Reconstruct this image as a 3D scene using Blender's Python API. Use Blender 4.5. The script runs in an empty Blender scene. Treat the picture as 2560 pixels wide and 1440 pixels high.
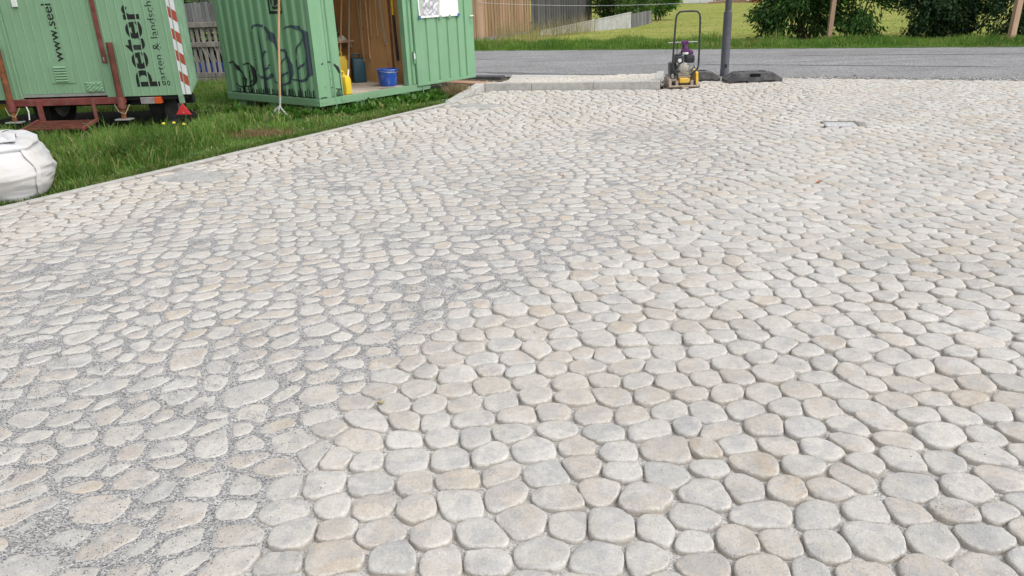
import bpy, bmesh, math, random
import numpy as np
from mathutils import Vector, Matrix

random.seed(7)
RNG = np.random.default_rng(11)
S = bpy.context.scene
COL = S.collection
R = math.radians

# ------------------------------------------------------------------ camera
cam_d = bpy.data.cameras.new('camera')
cam = bpy.data.objects.new('camera', cam_d)
COL.objects.link(cam)
F_PX, W_PX = 1900.0, 2560.0
CAM_H = 1.5
dn = Vector((4870 * math.tan(R(2.2)), 4870, F_PX)).normalized()     # world down seen by the lens (right, down, forward)
upc = -dn
fwc = (Vector((0, 0, 1)) - upc * upc.z).normalized()
rtc = fwc.cross(upc)
# rows: world axes in camera (right, down, forward) coordinates -> blender camera axes (right, up, back)
m = Matrix(((rtc.x, -rtc.y, -rtc.z), (fwc.x, -fwc.y, -fwc.z), (upc.x, -upc.y, -upc.z)))
cam.matrix_world = Matrix.Translation((0, 0, CAM_H)) @ m.to_4x4()
cam_d.sensor_width = 36.0
cam_d.lens = F_PX / W_PX * 36.0
cam_d.clip_start = 0.05
cam_d.clip_end = 1000
S.camera = cam

# ------------------------------------------------------------------ sky and sun (bright overcast)
SUN_EL, SUN_AZ = 52.0, 128.0      # azimuth clockwise from +Y
world = bpy.data.worlds.new('World')
S.world = world
world.use_nodes = True
wn, wl = world.node_tree.nodes, world.node_tree.links
bg = wn['Background']
sky = wn.new('ShaderNodeTexSky')
sky.sky_type = 'NISHITA'
sky.sun_disc = False
sky.sun_elevation = R(SUN_EL)
sky.sun_rotation = R(SUN_AZ)
sky.air_density = 1.0
sky.dust_density = 4.0
hs = wn.new('ShaderNodeHueSaturation')
hs.inputs['Saturation'].default_value = 0.12     # cloud cover: nearly colourless light
wl.new(sky.outputs[0], hs.inputs['Color'])
wl.new(hs.outputs[0], bg.inputs['Color'])
bg.inputs['Strength'].default_value = 0.15

sun_d = bpy.data.lights.new('sun', 'SUN')
sun_d.energy = 0.95
sun_d.angle = R(60)
sun_d.color = (1.0, 0.965, 0.92)
sun = bpy.data.objects.new('sun', sun_d)
COL.objects.link(sun)
tosun = Vector((math.sin(R(SUN_AZ)) * math.cos(R(SUN_EL)), math.cos(R(SUN_AZ)) * math.cos(R(SUN_EL)), math.sin(R(SUN_EL))))
sun.rotation_euler = tosun.to_track_quat('Z', 'Y').to_euler()

S.view_settings.view_transform = 'Standard'
S.view_settings.look = 'None'
S.view_settings.exposure = 0.45
S.view_settings.gamma = 1.0
S.view_settings.use_curve_mapping = False
S.render.engine = 'CYCLES'

# ------------------------------------------------------------------ helpers
def tag(o, label=None, cat=None, group=None, kind=None):
    if label: o['label'] = label
    if cat: o['category'] = cat
    if group: o['group'] = group
    if kind: o['kind'] = kind
    return o

def empty(name, loc=(0, 0, 0), rz=0.0):
    o = bpy.data.objects.new(name, None)
    COL.objects.link(o)
    o.location = loc
    o.rotation_euler = (0, 0, rz)
    o.empty_display_size = 0.1
    return o

def link_mesh(name, me, parent=None, loc=None):
    o = bpy.data.objects.new(name, me)
    COL.objects.link(o)
    if parent: o.parent = parent
    if loc is not None: o.location = loc
    return o

def np_mesh(name, V, Fs, mat, attrs=None, smooth=False):
    """V (n,3); Fs: list of int arrays (m,k), possibly several k"""
    me = bpy.data.meshes.new(name)
    V = np.asarray(V, dtype=np.float32)
    me.vertices.add(len(V))
    me.vertices.foreach_set('co', V.ravel())
    if not isinstance(Fs, (list, tuple)): Fs = [Fs]
    Fs = [np.asarray(f, dtype=np.int32) for f in Fs if len(f)]
    loops = np.concatenate([f.ravel() for f in Fs])
    tot = np.concatenate([np.full(len(f), f.shape[1], dtype=np.int32) for f in Fs])
    start = np.concatenate([[0], np.cumsum(tot)[:-1]]).astype(np.int32)
    me.loops.add(len(loops))
    me.loops.foreach_set('vertex_index', loops)
    me.polygons.add(len(tot))
    me.polygons.foreach_set('loop_start', start)
    me.polygons.foreach_set('loop_total', tot)
    if smooth:
        me.polygons.foreach_set('use_smooth', np.ones(len(tot), dtype=bool))
    if attrs:
        for an, arr in attrs.items():
            ca = me.color_attributes.new(an, 'FLOAT_COLOR', 'POINT')
            a4 = np.ones((len(V), 4), dtype=np.float32)
            a4[:, :arr.shape[1]] = arr
            ca.data.foreach_set('color', a4.ravel())
    me.update()
    me.validate()
    if mat: me.materials.append(mat)
    return me

class MB:
    """collects shapes that become ONE mesh object"""
    def __init__(s):
        s.v, s.f = [], []
    def add(s, vs, fs):
        b = len(s.v)
        s.v += [tuple(v) for v in vs]
        s.f += [tuple(b + i for i in f) for f in fs]
        return s
    def box(s, x0, x1, y0, y1, z0, z1, M=None):
        vs = [Vector((x, y, z)) for z in (z0, z1) for y in (y0, y1) for x in (x0, x1)]
        if M: vs = [M @ v for v in vs]
        return s.add(vs, [(0, 2, 3, 1), (4, 5, 7, 6), (0, 1, 5, 4), (2, 6, 7, 3), (0, 4, 6, 2), (1, 3, 7, 5)])
    def prism(s, poly, lo, hi, f):
        """poly 2-D points; f(a,b,h)->xyz"""
        n = len(poly)
        vs = [f(a, b, lo) for a, b in poly] + [f(a, b, hi) for a, b in poly]
        fs = [tuple(range(n))[::-1], tuple(range(n, 2 * n))]
        fs += [(i, (i + 1) % n, n + (i + 1) % n, n + i) for i in range(n)]
        return s.add(vs, fs)
    def tube(s, pts, r, n=10, caps=True):
        pts = [Vector(p) for p in pts]
        rr = r if isinstance(r, (list, tuple)) else [r] * len(pts)
        vs, fs = [], []
        up = None
        for i, p in enumerate(pts):
            t = (pts[min(i + 1, len(pts) - 1)] - pts[max(i - 1, 0)]).normalized()
            if up is None:
                up = Vector((0, 0, 1)) if abs(t.z) < .9 else Vector((1, 0, 0))
            a = t.cross(up)
            if a.length < 1e-5: a = t.cross(Vector((0, 1, 0)))
            a.normalize()
            b = a.cross(t).normalized()
            up = b
            for k in range(n):
                q = 2 * math.pi * k / n
                vs.append(p + (a * math.cos(q) + b * math.sin(q)) * rr[i])
        for i in range(len(pts) - 1):
            for k in range(n):
                fs.append((i * n + k, i * n + (k + 1) % n, (i + 1) * n + (k + 1) % n, (i + 1) * n + k))
        if caps:
            fs.append(tuple(range(n))[::-1])
            fs.append(tuple((len(pts) - 1) * n + k for k in range(n)))
        return s.add(vs, fs)
    def lathe(s, prof, n=24, M=None):
        vs, fs = [], []
        for r, z in prof:
            for k in range(n):
                q = 2 * math.pi * k / n
                v = Vector((r * math.cos(q), r * math.sin(q), z))
                vs.append(M @ v if M else v)
        for i in range(len(prof) - 1):
            for k in range(n):
                fs.append((i * n + k, i * n + (k + 1) % n, (i + 1) * n + (k + 1) % n, (i + 1) * n + k))
        return s.add(vs, fs)
    def build(s, name, mat, parent=None, bevel=0.0, smooth=False, loc=None, seg=2, rot=None):
        me = bpy.data.meshes.new(name)
        me.from_pydata(s.v, [], s.f)
        bm = bmesh.new(); bm.from_mesh(me)
        bmesh.ops.recalc_face_normals(bm, faces=bm.faces)
        if bevel > 0:
            es = [e for e in bm.edges if e.is_manifold and e.calc_face_angle(0) > R(28)]
            bmesh.ops.bevel(bm, geom=es, offset=bevel, segments=seg, affect='EDGES', profile=0.5, clamp_overlap=True)
        bm.to_mesh(me); bm.free()
        if smooth:
            for p in me.polygons: p.use_smooth = True
            try: me.set_sharp_from_angle(angle=R(38))
            except Exception: pass
        me.materials.append(mat)
        o = link_mesh(name, me, parent, loc)
        if rot: o.rotation_euler = rot
        return o

def copy_tree(o, parent=None):
    c = o.copy(); COL.objects.link(c)
    if parent: c.parent = parent
    for ch in list(o.children): copy_tree(ch, c)
    return c

# value noise / fbm in numpy
def _h(ix, iy, seed):
    n = (ix.astype(np.int64) * 374761393 + iy.astype(np.int64) * 668265263 + seed * 1442695041) & 0x7fffffff
    n = ((n ^ (n >> 13)) * 1274126177) & 0x7fffffff
    n = n ^ (n >> 16)
    return (n & 0xffff) / 65535.0
def vnoise(x, y, s, seed=0):
    x = np.asarray(x) / s + 1000.0; y = np.asarray(y) / s + 1000.0
    ix, iy = np.floor(x), np.floor(y)
    fx, fy = x - ix, y - iy
    fx = fx * fx * (3 - 2 * fx); fy = fy * fy * (3 - 2 * fy)
    a, b = _h(ix, iy, seed), _h(ix + 1, iy, seed)
    c, d = _h(ix, iy + 1, seed), _h(ix + 1, iy + 1, seed)
    return (a * (1 - fx) + b * fx) * (1 - fy) + (c * (1 - fx) + d * fx) * fy
def fbm(x, y, s, seed=0, oct=3):
    t, a, w = 0, 1.0, 0
    for k in range(oct):
        t = t + a * vnoise(x, y, s / 2 ** k, seed + 17 * k); w += a; a *= .5
    return t / w
def sstep(a, b, x):
    t = np.clip((x - a) / (b - a), 0, 1)
    return t * t * (3 - 2 * t)

# ------------------------------------------------------------------ materials
class NT:
    def __init__(s, name):
        s.m = bpy.data.materials.new(name); s.m.use_nodes = True
        s.n, s.l = s.m.node_tree.nodes, s.m.node_tree.links
        s.b = s.n['Principled BSDF']; s.out = s.n['Material Output']
    def new(s, t, **kw):
        o = s.n.new(t)
        for k, v in kw.items(): setattr(o, k, v)
        return o
    def link(s, a, b): s.l.new(a, b)
    def coord(s, kind='pos'):
        if kind == 'pos': return s.new('ShaderNodeNewGeometry').outputs['Position']
        return s.new('ShaderNodeTexCoord').outputs['Object']
    def noise(s, vec, scale, detail=4, rough=.55, dist=0):
        o = s.new('ShaderNodeTexNoise'); o.inputs['Scale'].default_value = scale
        o.inputs['Detail'].default_value = detail; o.inputs['Roughness'].default_value = rough
        o.inputs['Distortion'].default_value = dist
        s.link(vec, o.inputs['Vector']); return o.outputs['Fac']
    def ramp(s, fac, stops):
        o = s.new('ShaderNodeValToRGB'); e = o.color_ramp.elements
        while len(e) < len(stops): e.new(0.5)
        for i, (p, c) in enumerate(stops):
            e[i].position = p
            e[i].color = (c, c, c, 1) if isinstance(c, (int, float)) else (*c, 1)
        s.link(fac, o.inputs['Fac']); return o.outputs['Color']
    def mix(s, fac, a, b, mode='MIX'):
        o = s.new('ShaderNodeMix', data_type='RGBA', blend_type=mode)
        def put(sock, v):
            if isinstance(v, (int, float)): sock.default_value = v if sock.type == 'VALUE' else (v, v, v, 1)
            elif isinstance(v, tuple): sock.default_value = (*v, 1)
            else: s.link(v, sock)
        put(o.inputs[0], fac); put(o.inputs[6], a); put(o.inputs[7], b)
        return o.outputs[2]
    def bump(s, h, strength, dist=.01):
        o = s.new('ShaderNodeBump'); o.inputs['Strength'].default_value = strength; o.inputs['Distance'].default_value = dist
        s.link(h, o.inputs['Height']); s.link(o.outputs[0], s.b.inputs['Normal'])
    def attr(s, name): return s.new('ShaderNodeAttribute', attribute_name=name).outputs['Color']
    def base(s, c, rough=.7, spec=.3, metal=0):
        if isinstance(c, tuple): s.b.inputs['Base Color'].default_value = (*c, 1)
        else: s.link(c, s.b.inputs['Base Color'])
        s.b.inputs['Roughness'].default_value = rough
        s.b.inputs['Specular IOR Level'].default_value = spec
        s.b.inputs['Metallic'].default_value = metal
        return s.m

def simple(name, c, rough=.6, spec=.3, metal=0, var=.15, scale=6, bump=0, bscale=60, dirt=None, kind='obj', bdist=.004):
    t = NT(name); v = t.coord(kind)
    f = t.noise(v, scale, 5)
    lo = tuple(max(0, x * (1 - var)) for x in c); hi = tuple(min(1, x * (1 + var)) for x in c)
    col = t.mix(t.ramp(f, [(.3, 0.0), (.7, 1.0)]), lo, hi)
    if dirt:
        dc, damt, dsc = dirt
        d = t.noise(v, dsc, 6, .65)
        col = t.mix(t.ramp(d, [(.5, 0.0), (.72, damt)]), col, dc)
    if bump: t.bump(t.noise(v, bscale, 4), bump, bdist)
    return t.base(col, rough, spec, metal)

M = {}
def worn_paint(name, c, fade, grime, rough=.45):
    t = NT(name); v = t.coord('obj')
    st = t.new('ShaderNodeMapping'); st.inputs['Scale'].default_value = (9, 9, .7); t.link(v, st.inputs['Vector'])
    s = t.noise(st.outputs[0], 2.0, 5, .65, .3)
    col = t.mix(t.ramp(s, [(.45, 0.0), (.75, .55)]), c, fade)
    col = t.mix(t.ramp(t.noise(v, 1.7, 5, .6), [(.42, 0.0), (.70, .40)]), col, grime)
    col = t.mix(t.ramp(t.noise(v, 26, 5, .75), [(.62, 0.0), (.70, .55)]), col, tuple(x * .55 + .10 for x in c))
    col = t.mix(t.ramp(t.noise(v, 13, 6, .8), [(.70, 0.0), (.74, .7)]), col, (.20, .13, .075))
    t.b.inputs['Roughness'].default_value = rough
    t.bump(t.noise(v, 7, 3, .5), .12, .012)
    return t.base(col, rough, .4)
# --- paving stones: per-stone tint, cloudy patches of grey and cream, pale dusty edges, pitted face
t = NT('stone'); v = t.coord('pos')
tint = t.attr('tint')
patch = t.noise(v, 11.0, 2, .5, .6)
col = t.mix(t.ramp(patch, [(.52, 0.0), (.56, .42)]), tint, (.385, .392, .415))
patch2 = t.noise(v, 7.0, 2, .5, .4)
col = t.mix(t.ramp(patch2, [(.50, 0.0), (.60, .45)]), col, (.60, .59, .57))
gr = t.noise(v, 120, 4, .8)
col = t.mix(1.0, col, t.ramp(gr, [(.30, .55), (.41, .93), (.6, 1.03), (.72, 1.20)]), 'MULTIPLY')
big = t.noise(v, .9, 4, .55, .8)
col = t.mix(1.0, col, t.ramp(big, [(.32, .90), (.5, 1.0), (.68, 1.05)]), 'MULTIPLY')
tm_ = t.new('ShaderNodeMapping'); tm_.inputs['Rotation'].default_value = (0, 0, R(-35)); tm_.inputs['Scale'].default_value = (.35, 2.6, 1); t.link(v, tm_.inputs['Vector'])
col = t.mix(t.ramp(t.noise(tm_.outputs[0], .8, 4, .6), [(.50, 0.0), (.72, .42)]), col, (.47, .43, .375))
gr2 = t.noise(v, 38, 4, .7)
col = t.mix(1.0, col, t.ramp(gr2, [(.3, .88), (.6, 1.04)]), 'MULTIPLY')
side = t.new('ShaderNodeSeparateColor'); t.link(t.attr('edge'), side.inputs[0])
ef = t.new('ShaderNodeMath', operation='MULTIPLY'); t.link(side.outputs[0], ef.inputs[0]); ef.inputs[1].default_value = .55
col = t.mix(ef.outputs[0], col, (.44, .40, .34))
rim = t.new('ShaderNodeMath', operation='MULTIPLY'); t.link(side.outputs[1], rim.inputs[0]); t.link(t.ramp(t.noise(v, 70, 3, .7), [(.42, 0.0), (.58, .7)]), rim.inputs[1])
col = t.mix(rim.outputs[0], col, (.68, .665, .64))
hb = t.mix(.5, t.ramp(t.noise(v, 55, 5, .65), [(0, 0.0), (1, 1.0)]), t.ramp(t.noise(v, 230, 3, .6), [(0, 0.0), (1, 1.0)]))
t.bump(hb, .9, .010)
M['stone'] = t.base(col, .92, .15)

# --- joint grit: bluish-grey chippings where swept in, paler bedding sand elsewhere
t = NT('grit'); v = t.coord('pos')
def vor(t, v, sc, out='Color'):
    o = t.new('ShaderNodeTexVoronoi'); o.inputs['Scale'].default_value = sc; t.link(v, o.inputs['Vector']); return o.outputs[out]
vc = vor(t, v, 210)
sep = t.new('ShaderNodeSeparateColor'); t.link(vc, sep.inputs[0])
g1 = t.ramp(sep.outputs[0], [(0, (.13, .13, .135)), (.35, (.30, .298, .297)), (.7, (.445, .44, .432)), (1, (.66, .65, .64))])
g2 = t.ramp(sep.outputs[0], [(0, (.30, .29, .28)), (.4, (.52, .51, .49)), (1, (.72, .71, .69))])
zone = t.new('ShaderNodeSeparateColor'); t.link(t.attr('zone'), zone.inputs[0])
col = t.mix(zone.outputs[0], g2, g1)
col = t.mix(zone.outputs[1], col, t.mix(.7, g2, (.21, .16, .115)))
col = t.mix(1.0, col, t.ramp(t.noise(v, 5, 3), [(.3, .86), (.7, 1.1)]), 'MULTIPLY')
t.bump(vor(t, v, 210, 'Distance'), .8, -.006)
M['grit'] = t.base(col, .9, .2)

t = NT('fill_grit'); v = t.coord('pos'); sep = t.new('ShaderNodeSeparateColor'); t.link(vor(t, v, 90), sep.inputs[0])
M['fill_grit'] = t.base(t.ramp(sep.outputs[0], [(0, (.18, .18, .19)), (.35, (.44, .445, .455)), (1, (.62, .62, .63))]), .9, .2)
t = NT('grain'); col = t.attr('tint'); M['grain'] = t.base(col, .85, .2)

# --- asphalt
t = NT('asphalt'); v = t.coord('pos')
vc = vor(t, v, 60); sep = t.new('ShaderNodeSeparateColor'); t.link(vc, sep.inputs[0])
col = t.ramp(sep.outputs[0], [(0, (.145, .146, .150)), (.5, (.235, .236, .242)), (1, (.36, .36, .365))])
st = t.new('ShaderNodeMapping'); st.inputs['Rotation'].default_value = (0, 0, R(22.5)); st.inputs['Scale'].default_value = (.25, 2.2, 1)
t.link(v, st.inputs['Vector'])
col = t.mix(1.0, col, t.ramp(t.noise(st.outputs[0], 1.0, 5, .6), [(.28, .66), (.40, .95), (.55, 1.0), (.75, 1.14)]), 'MULTIPLY')
col = t.mix(1.0, col, t.ramp(t.noise(v, .7, 3, .5), [(.4, .9), (.6, 1.06)]), 'MULTIPLY')
col = t.mix(1.0, col, t.ramp(t.noise(v, 18, 4, .6), [(.3, .88), (.7, 1.1)]), 'MULTIPLY')
t.bump(vor(t, v, 60, 'Distance'), .5, -.008)
M['asphalt'] = t.base(col, .85, .25)
M['asphalt_dark'] = simple('asphalt_dark', (.075, .075, .08), .9, .2, var=.3, scale=20, bump=.5, bscale=60, kind='pos')

M['tar'] = simple('tar', (.15, .15, .155), .9, .2, var=.3, scale=20, bump=.5, bscale=60, kind='pos')
M['soil'] = simple('soil', (.10, .085, .06), .95, .1, var=.35, scale=9, bump=.6, bscale=30, kind='pos', bdist=.02)
M['painted_shade'] = simple('painted_shade', (.022, .019, .014), .95, .1, var=.4, scale=9, bump=.6, bscale=30, bdist=.02)  # trailer's ground shade painted in as a near-black soil colour
M['lawn'] = simple('lawn', (.06, .11, .026), .95, .1, var=.4, scale=7, bump=.5, bscale=30, dirt=((.10, .085, .045), .5, 2.0), kind='pos', bdist=.02)
t = NT('field'); v = t.coord('pos')
st = t.new('ShaderNodeMapping'); st.inputs['Rotation'].default_value = (0, 0, R(22)); st.inputs['Scale'].default_value = (.18, .9, 1)
t.link(v, st.inputs['Vector'])
col = t.ramp(t.noise(st.outputs[0], 1.0, 5, .6), [(.3, (.19, .24, .045)), (.5, (.26, .29, .07)), (.68, (.34, .31, .11))])
col = t.mix(1.0, col, t.ramp(t.noise(v, 4, 6, .7), [(.3, .75), (.7, 1.15)]), 'MULTIPLY')
t.bump(t.noise(v, 12, 5, .7), .8, .05)
M['field'] = t.base(col, .95, .1)

def leafmat(name, trans=.35, rough=.55):
    t = NT(name); c = t.attr('tint')
    t.base(c, rough, .25)
    tr = t.new('ShaderNodeBsdfTranslucent')
    mx = t.new('ShaderNodeMixShader'); mx.inputs[0].default_value = trans
    c2 = t.mix(1.0, c, (1.0, 1.15, .6), 'MULTIPLY')
    t.link(c2, tr.inputs['Color'])
    t.link(t.b.outputs[0], mx.inputs[1]); t.link(tr.outputs[0], mx.inputs[2])
    t.link(mx.outputs[0], t.out.inputs['Surface'])
    return t.m
M['blade'] = leafmat('blade', .35)
M['leaf'] = leafmat('leaf', .25, .45)
M['needle'] = leafmat('needle', .15, .6)

M['kerb'] = simple('kerb', (.45, .44, .42), .9, .15, var=.12, scale=14, bump=.4, bscale=120, dirt=((.22, .21, .19), .5, 5))
M['concrete'] = simple('concrete', (.40, .40, .395), .9, .15, var=.14, scale=5, bump=.4, bscale=60, dirt=((.25, .25, .23), .6, 3))
M['footing'] = simple('footing', (.20, .195, .18), .95, .1, var=.35, scale=9, bump=.6, bscale=30, dirt=((.08, .08, .06), .6, 6))
M['edging'] = simple('edging', (.42, .41, .39), .9, .15, var=.15, scale=12, bump=.4, bscale=90, kind='pos')
M['green_cont'] = worn_paint('green_container', (.185, .36, .21), (.24, .40, .25), (.15, .27, .16))
M['green_dirty'] = worn_paint('green_frame', (.17, .33, .19), (.24, .35, .23), (.16, .23, .14), .55)
M['green_trailer'] = worn_paint('green_trailer', (.205, .355, .22), (.26, .41, .27), (.17, .29, .18))
M['green_side'] = simple('green_trailer_side', (.20, .33, .22), .6, .3, var=.16, scale=4, dirt=((.13, .17, .12), .6, 5))
M['dark_paint'] = simple('dark_paint', (.035, .05, .065), .5, .4, var=.15, scale=8)
M['dark_paint_sheen'] = simple('dark_paint_sheen', (.05, .07, .10), .4, .45, var=.2, scale=8)
M['ink'] = simple('ink', (.012, .014, .013), .5, .4, var=.2, scale=8)
M['red_steel'] = simple('red_steel', (.17, .045, .04), .65, .3, var=.25, scale=9, dirt=((.20, .12, .10), .6, 7), bump=.1)
M['rust'] = simple('rust', (.19, .075, .035), .85, .2, var=.4, scale=8, dirt=((.10, .045, .03), .8, 5), bump=.3, bscale=50)
M['rust_dark'] = simple('rust_dark', (.12, .045, .032), .8, .2, var=.35, scale=9, dirt=((.20, .06, .04), .7, 6), bump=.3, bscale=50)
M['steel_dark'] = simple('steel_dark', (.13, .115, .10), .6, .3, .3, var=.2, scale=20)
M['galv'] = simple('galv', (.36, .37, .36), .55, .4, .5, var=.15, scale=12)
M['steel_dull'] = simple('steel_dull', (.30, .29, .27), .5, .4, .7, var=.2, scale=20, dirt=((.33, .29, .23), .6, 10))
M['black_rub'] = simple('black_rubber', (.022, .022, .024), .75, .3, var=.3, scale=10, dirt=((.10, .095, .085), .5, 9), bump=.15)
M['block'] = simple('recycled_rubber', (.075, .076, .08), .7, .35, var=.25, scale=8, dirt=((.22, .21, .19), .55, 7), bump=.3, bscale=70)
M['block_lo'] = simple('recycled_rubber_slot', (.012, .012, .013), .9, .1, var=.2)
M['lamp'] = simple('lamp_paint', (.065, .07, .085), .45, .45, var=.12, scale=6, dirt=((.14, .14, .15), .4, 8))
M['handle'] = simple('handle_paint', (.028, .034, .036), .45, .45, var=.2, scale=14, dirt=((.14, .12, .09), .3, 14))
M['yellow'] = simple('yellow_paint', (.70, .43, .03), .5, .4, var=.1, scale=9, dirt=((.50, .40, .25), .7, 11))
M['plate'] = simple('dusty_plate', (.40, .33, .26), .8, .2, .1, var=.15, scale=14, dirt=((.22, .17, .13), .6, 12))
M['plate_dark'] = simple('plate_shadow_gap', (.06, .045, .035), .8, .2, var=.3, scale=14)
M['engine_black'] = simple('engine_black', (.025, .027, .036), .45, .4, var=.2, scale=12, dirt=((.13, .12, .11), .35, 14))
M['alu'] = simple('cast_aluminium', (.42, .40, .36), .6, .35, .3, var=.18, scale=18, dirt=((.28, .24, .18), .7, 16))
M['white_metal'] = simple('white_metal', (.70, .70, .68), .4, .4, var=.06)
M['purple'] = simple('purple_cloth', (.11, .045, .12), .9, .1, var=.25, scale=20, bump=.5, bscale=40)
M['blue'] = simple('blue_plastic', (.018, .085, .42), .38, .45, var=.12, scale=8, dirt=((.38, .42, .52), .55, 8))
M['yellow_can'] = simple('yellow_plastic', (.72, .50, .03), .4, .4, var=.08, scale=9, dirt=((.60, .50, .22), .5, 8))
M['teal_can'] = simple('teal_plastic', (.02, .07, .10), .45, .4, var=.15, scale=9)
M['white_plastic'] = simple('white_plastic', (.70, .68, .64), .5, .4, var=.06)
M['grey_item'] = simple('grey_item', (.07, .075, .08), .5, .4, var=.25, scale=14)
t = NT('plywood'); v = t.coord('obj')
st = t.new('ShaderNodeMapping'); st.inputs['Scale'].default_value = (5, 5, .5); t.link(v, st.inputs['Vector'])
col = t.ramp(t.noise(st.outputs[0], 3.0, 5, .6, 1.2), [(.3, (.48, .275, .12)), (.7, (.62, .38, .18))])
kn = t.new('ShaderNodeTexVoronoi'); kn.inputs['Scale'].default_value = 5.5; t.link(v, kn.inputs['Vector'])
col = t.mix(t.ramp(kn.outputs['Distance'], [(.05, .8), (.12, 0.0)]), col, (.11, .05, .02))
M['ply'] = t.base(col, .7, .2)
def woodmat(name, lo, hi, zs=.35, sc=26, rough=.85, dirt=None):
    t = NT(name); v = t.coord('obj')
    st = t.new('ShaderNodeMapping'); st.inputs['Scale'].default_value = (1, 1, zs * .12); t.link(v, st.inputs['Vector'])
    oi = t.new('ShaderNodeObjectInfo')
    ad = t.new('ShaderNodeVectorMath', operation='ADD'); t.link(st.outputs[0], ad.inputs[0]); t.link(oi.outputs['Location'], ad.inputs[1])
    f = t.noise(ad.outputs[0], sc, 5, .65, .6)
    col = t.ramp(f, [(.28, lo), (.72, hi)])
    br = t.ramp(oi.outputs['Random'], [(0, .72), (1, 1.2)])
    col = t.mix(1.0, col, br, 'MULTIPLY')
    if dirt: col = t.mix(t.ramp(t.noise(v, 5, 5, .7), [(.5, 0.0), (.7, .6)]), col, dirt)
    t.bump(f, .5, .004)
    return t.base(col, rough, .15)
M['wood_handle'] = woodmat('wood_handle', (.36, .22, .11), (.52, .35, .20))
M['wood_handle_grey'] = woodmat('wood_handle_grey', (.30, .22, .15), (.44, .34, .24))
M['fence_brown'] = woodmat('fence_brown', (.20, .125, .075), (.40, .27, .175))
M['fence_dark'] = woodmat('fence_dark', (.050, .050, .054), (.125, .122, .125))
M['fence_grey'] = woodmat('fence_grey', (.14, .14, .145), (.25, .25, .25))
M['picket'] = woodmat('picket', (.17, .155, .135), (.40, .375, .34), dirt=(.06, .055, .045))
M['post_wood'] = woodmat('post_wood', (.36, .23, .15), (.50, .36, .26))
M['plank_red'] = woodmat('plank_red', (.36, .19, .13), (.52, .33, .24))
M['floor_wood'] = woodmat('floor_wood', (.36, .31, .25), (.50, .44, .37), dirt=(.30, .24, .18))
M['bark'] = simple('bark', (.07, .055, .04), .9, .1, var=.4, scale=20, bump=.5)
M['log'] = simple('log', (.30, .19, .10), .9, .1, var=.4, scale=3, kind='pos')
M['white_wall'] = simple('white_wall', (.74, .75, .76), .85, .2, var=.03, scale=1)
M['red_box'] = simple('red_box', (.28, .09, .05), .8, .2, var=.2)
M['wire'] = simple('wire', (.55, .56, .57), .5, .4, var=.05)
M['twine'] = simple('twine', (.35, .30, .20), .9, .1)
M['tarp'] = simple('tarp', (.015, .06, .30), .4, .4, var=.3, scale=5)
M['dark_board'] = simple('dark_board', (.02, .02, .022), .8, .2)
M['white_strip'] = simple('white_strip', (.70, .70, .68), .7, .2)
t = NT('woven_bag'); v = t.coord('obj')
col = t.mix(t.ramp(t.noise(v, 1.8, 5, .6), [(.45, 0.0), (.72, .5)]), (.55, .555, .575), (.46, .41, .32))
col = t.mix(t.ramp(t.noise(v, 7, 6, .7), [(.55, 0.0), (.75, .35)]), col, (.36, .35, .33))
cr_ = t.new('ShaderNodeMapping'); cr_.inputs['Scale'].default_value = (2.2, 2.2, 11); t.link(v, cr_.inputs['Vector'])
wv = t.new('ShaderNodeTexNoise'); wv.noise_type = 'RIDGED_MULTIFRACTAL'; wv.inputs['Scale'].default_value = 1.6; wv.inputs['Detail'].default_value = 4; t.link(cr_.outputs[0], wv.inputs['Vector'])
t.bump(wv.outputs['Fac'], .55, .03)
M['bag'] = t.base(col, .7, .25)
M['bag_stain'] = M['bag']
M['tape_red'] = simple('tape_red', (.36, .07, .05), .45, .4, var=.12, scale=12)
M['tape_white'] = simple('tape_white', (.66, .66, .68), .45, .4, var=.06, scale=12)
M['reflector'] = simple('reflector', (.55, .035, .04), .35, .5, var=.12, scale=14)
M['orange_lens'] = simple('orange_lens', (.55, .09, .02), .3, .5, var=.15)
M['grey_lens'] = simple('grey_lens', (.26, .24, .24), .4, .45, var=.25, scale=14)
M['paper'] = simple('paper', (.74, .74, .77), .7, .2, var=.03, scale=6)
M['map_grey'] = simple('map_grey', (.42, .42, .42), .7, .2, var=.12, scale=30)
M['map_green'] = simple('map_green', (.38, .45, .38), .7, .2, var=.12, scale=30)
M['map_line'] = simple('map_line', (.30, .30, .36), .7, .2)
M['tape_blue'] = simple('tape_blue', (.02, .12, .26), .6, .3)
M['map_lot'] = simple('map_lot', (.66, .66, .70), .7, .2)
M['pale_leaf'] = simple('pale_leaf', (.40, .34, .20), .8, .2, var=.25, scale=40)
M['dry_leaf'] = simple('dry_leaf', (.40, .17, .06), .8, .2, var=.25, scale=40)
M['flower'] = simple('flower', (.75, .62, .08), .7, .2)
M['gravel_pile'] = M['grit']

# ------------------------------------------------------------------ ground, road, lawn, field
def sheet(name, pts, mat, z, label=None, kind='structure', parent=None):
    b = MB(); b.add([(x, y, z) for x, y in pts], [tuple(range(len(pts)))])
    o = b.build(name, mat, parent)
    if not parent: tag(o, label, kind=kind)
    return o

sheet('ground', [(-250, -120), (250, -120), (250, 300), (-250, 300)], M['soil'], -0.075)

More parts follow.
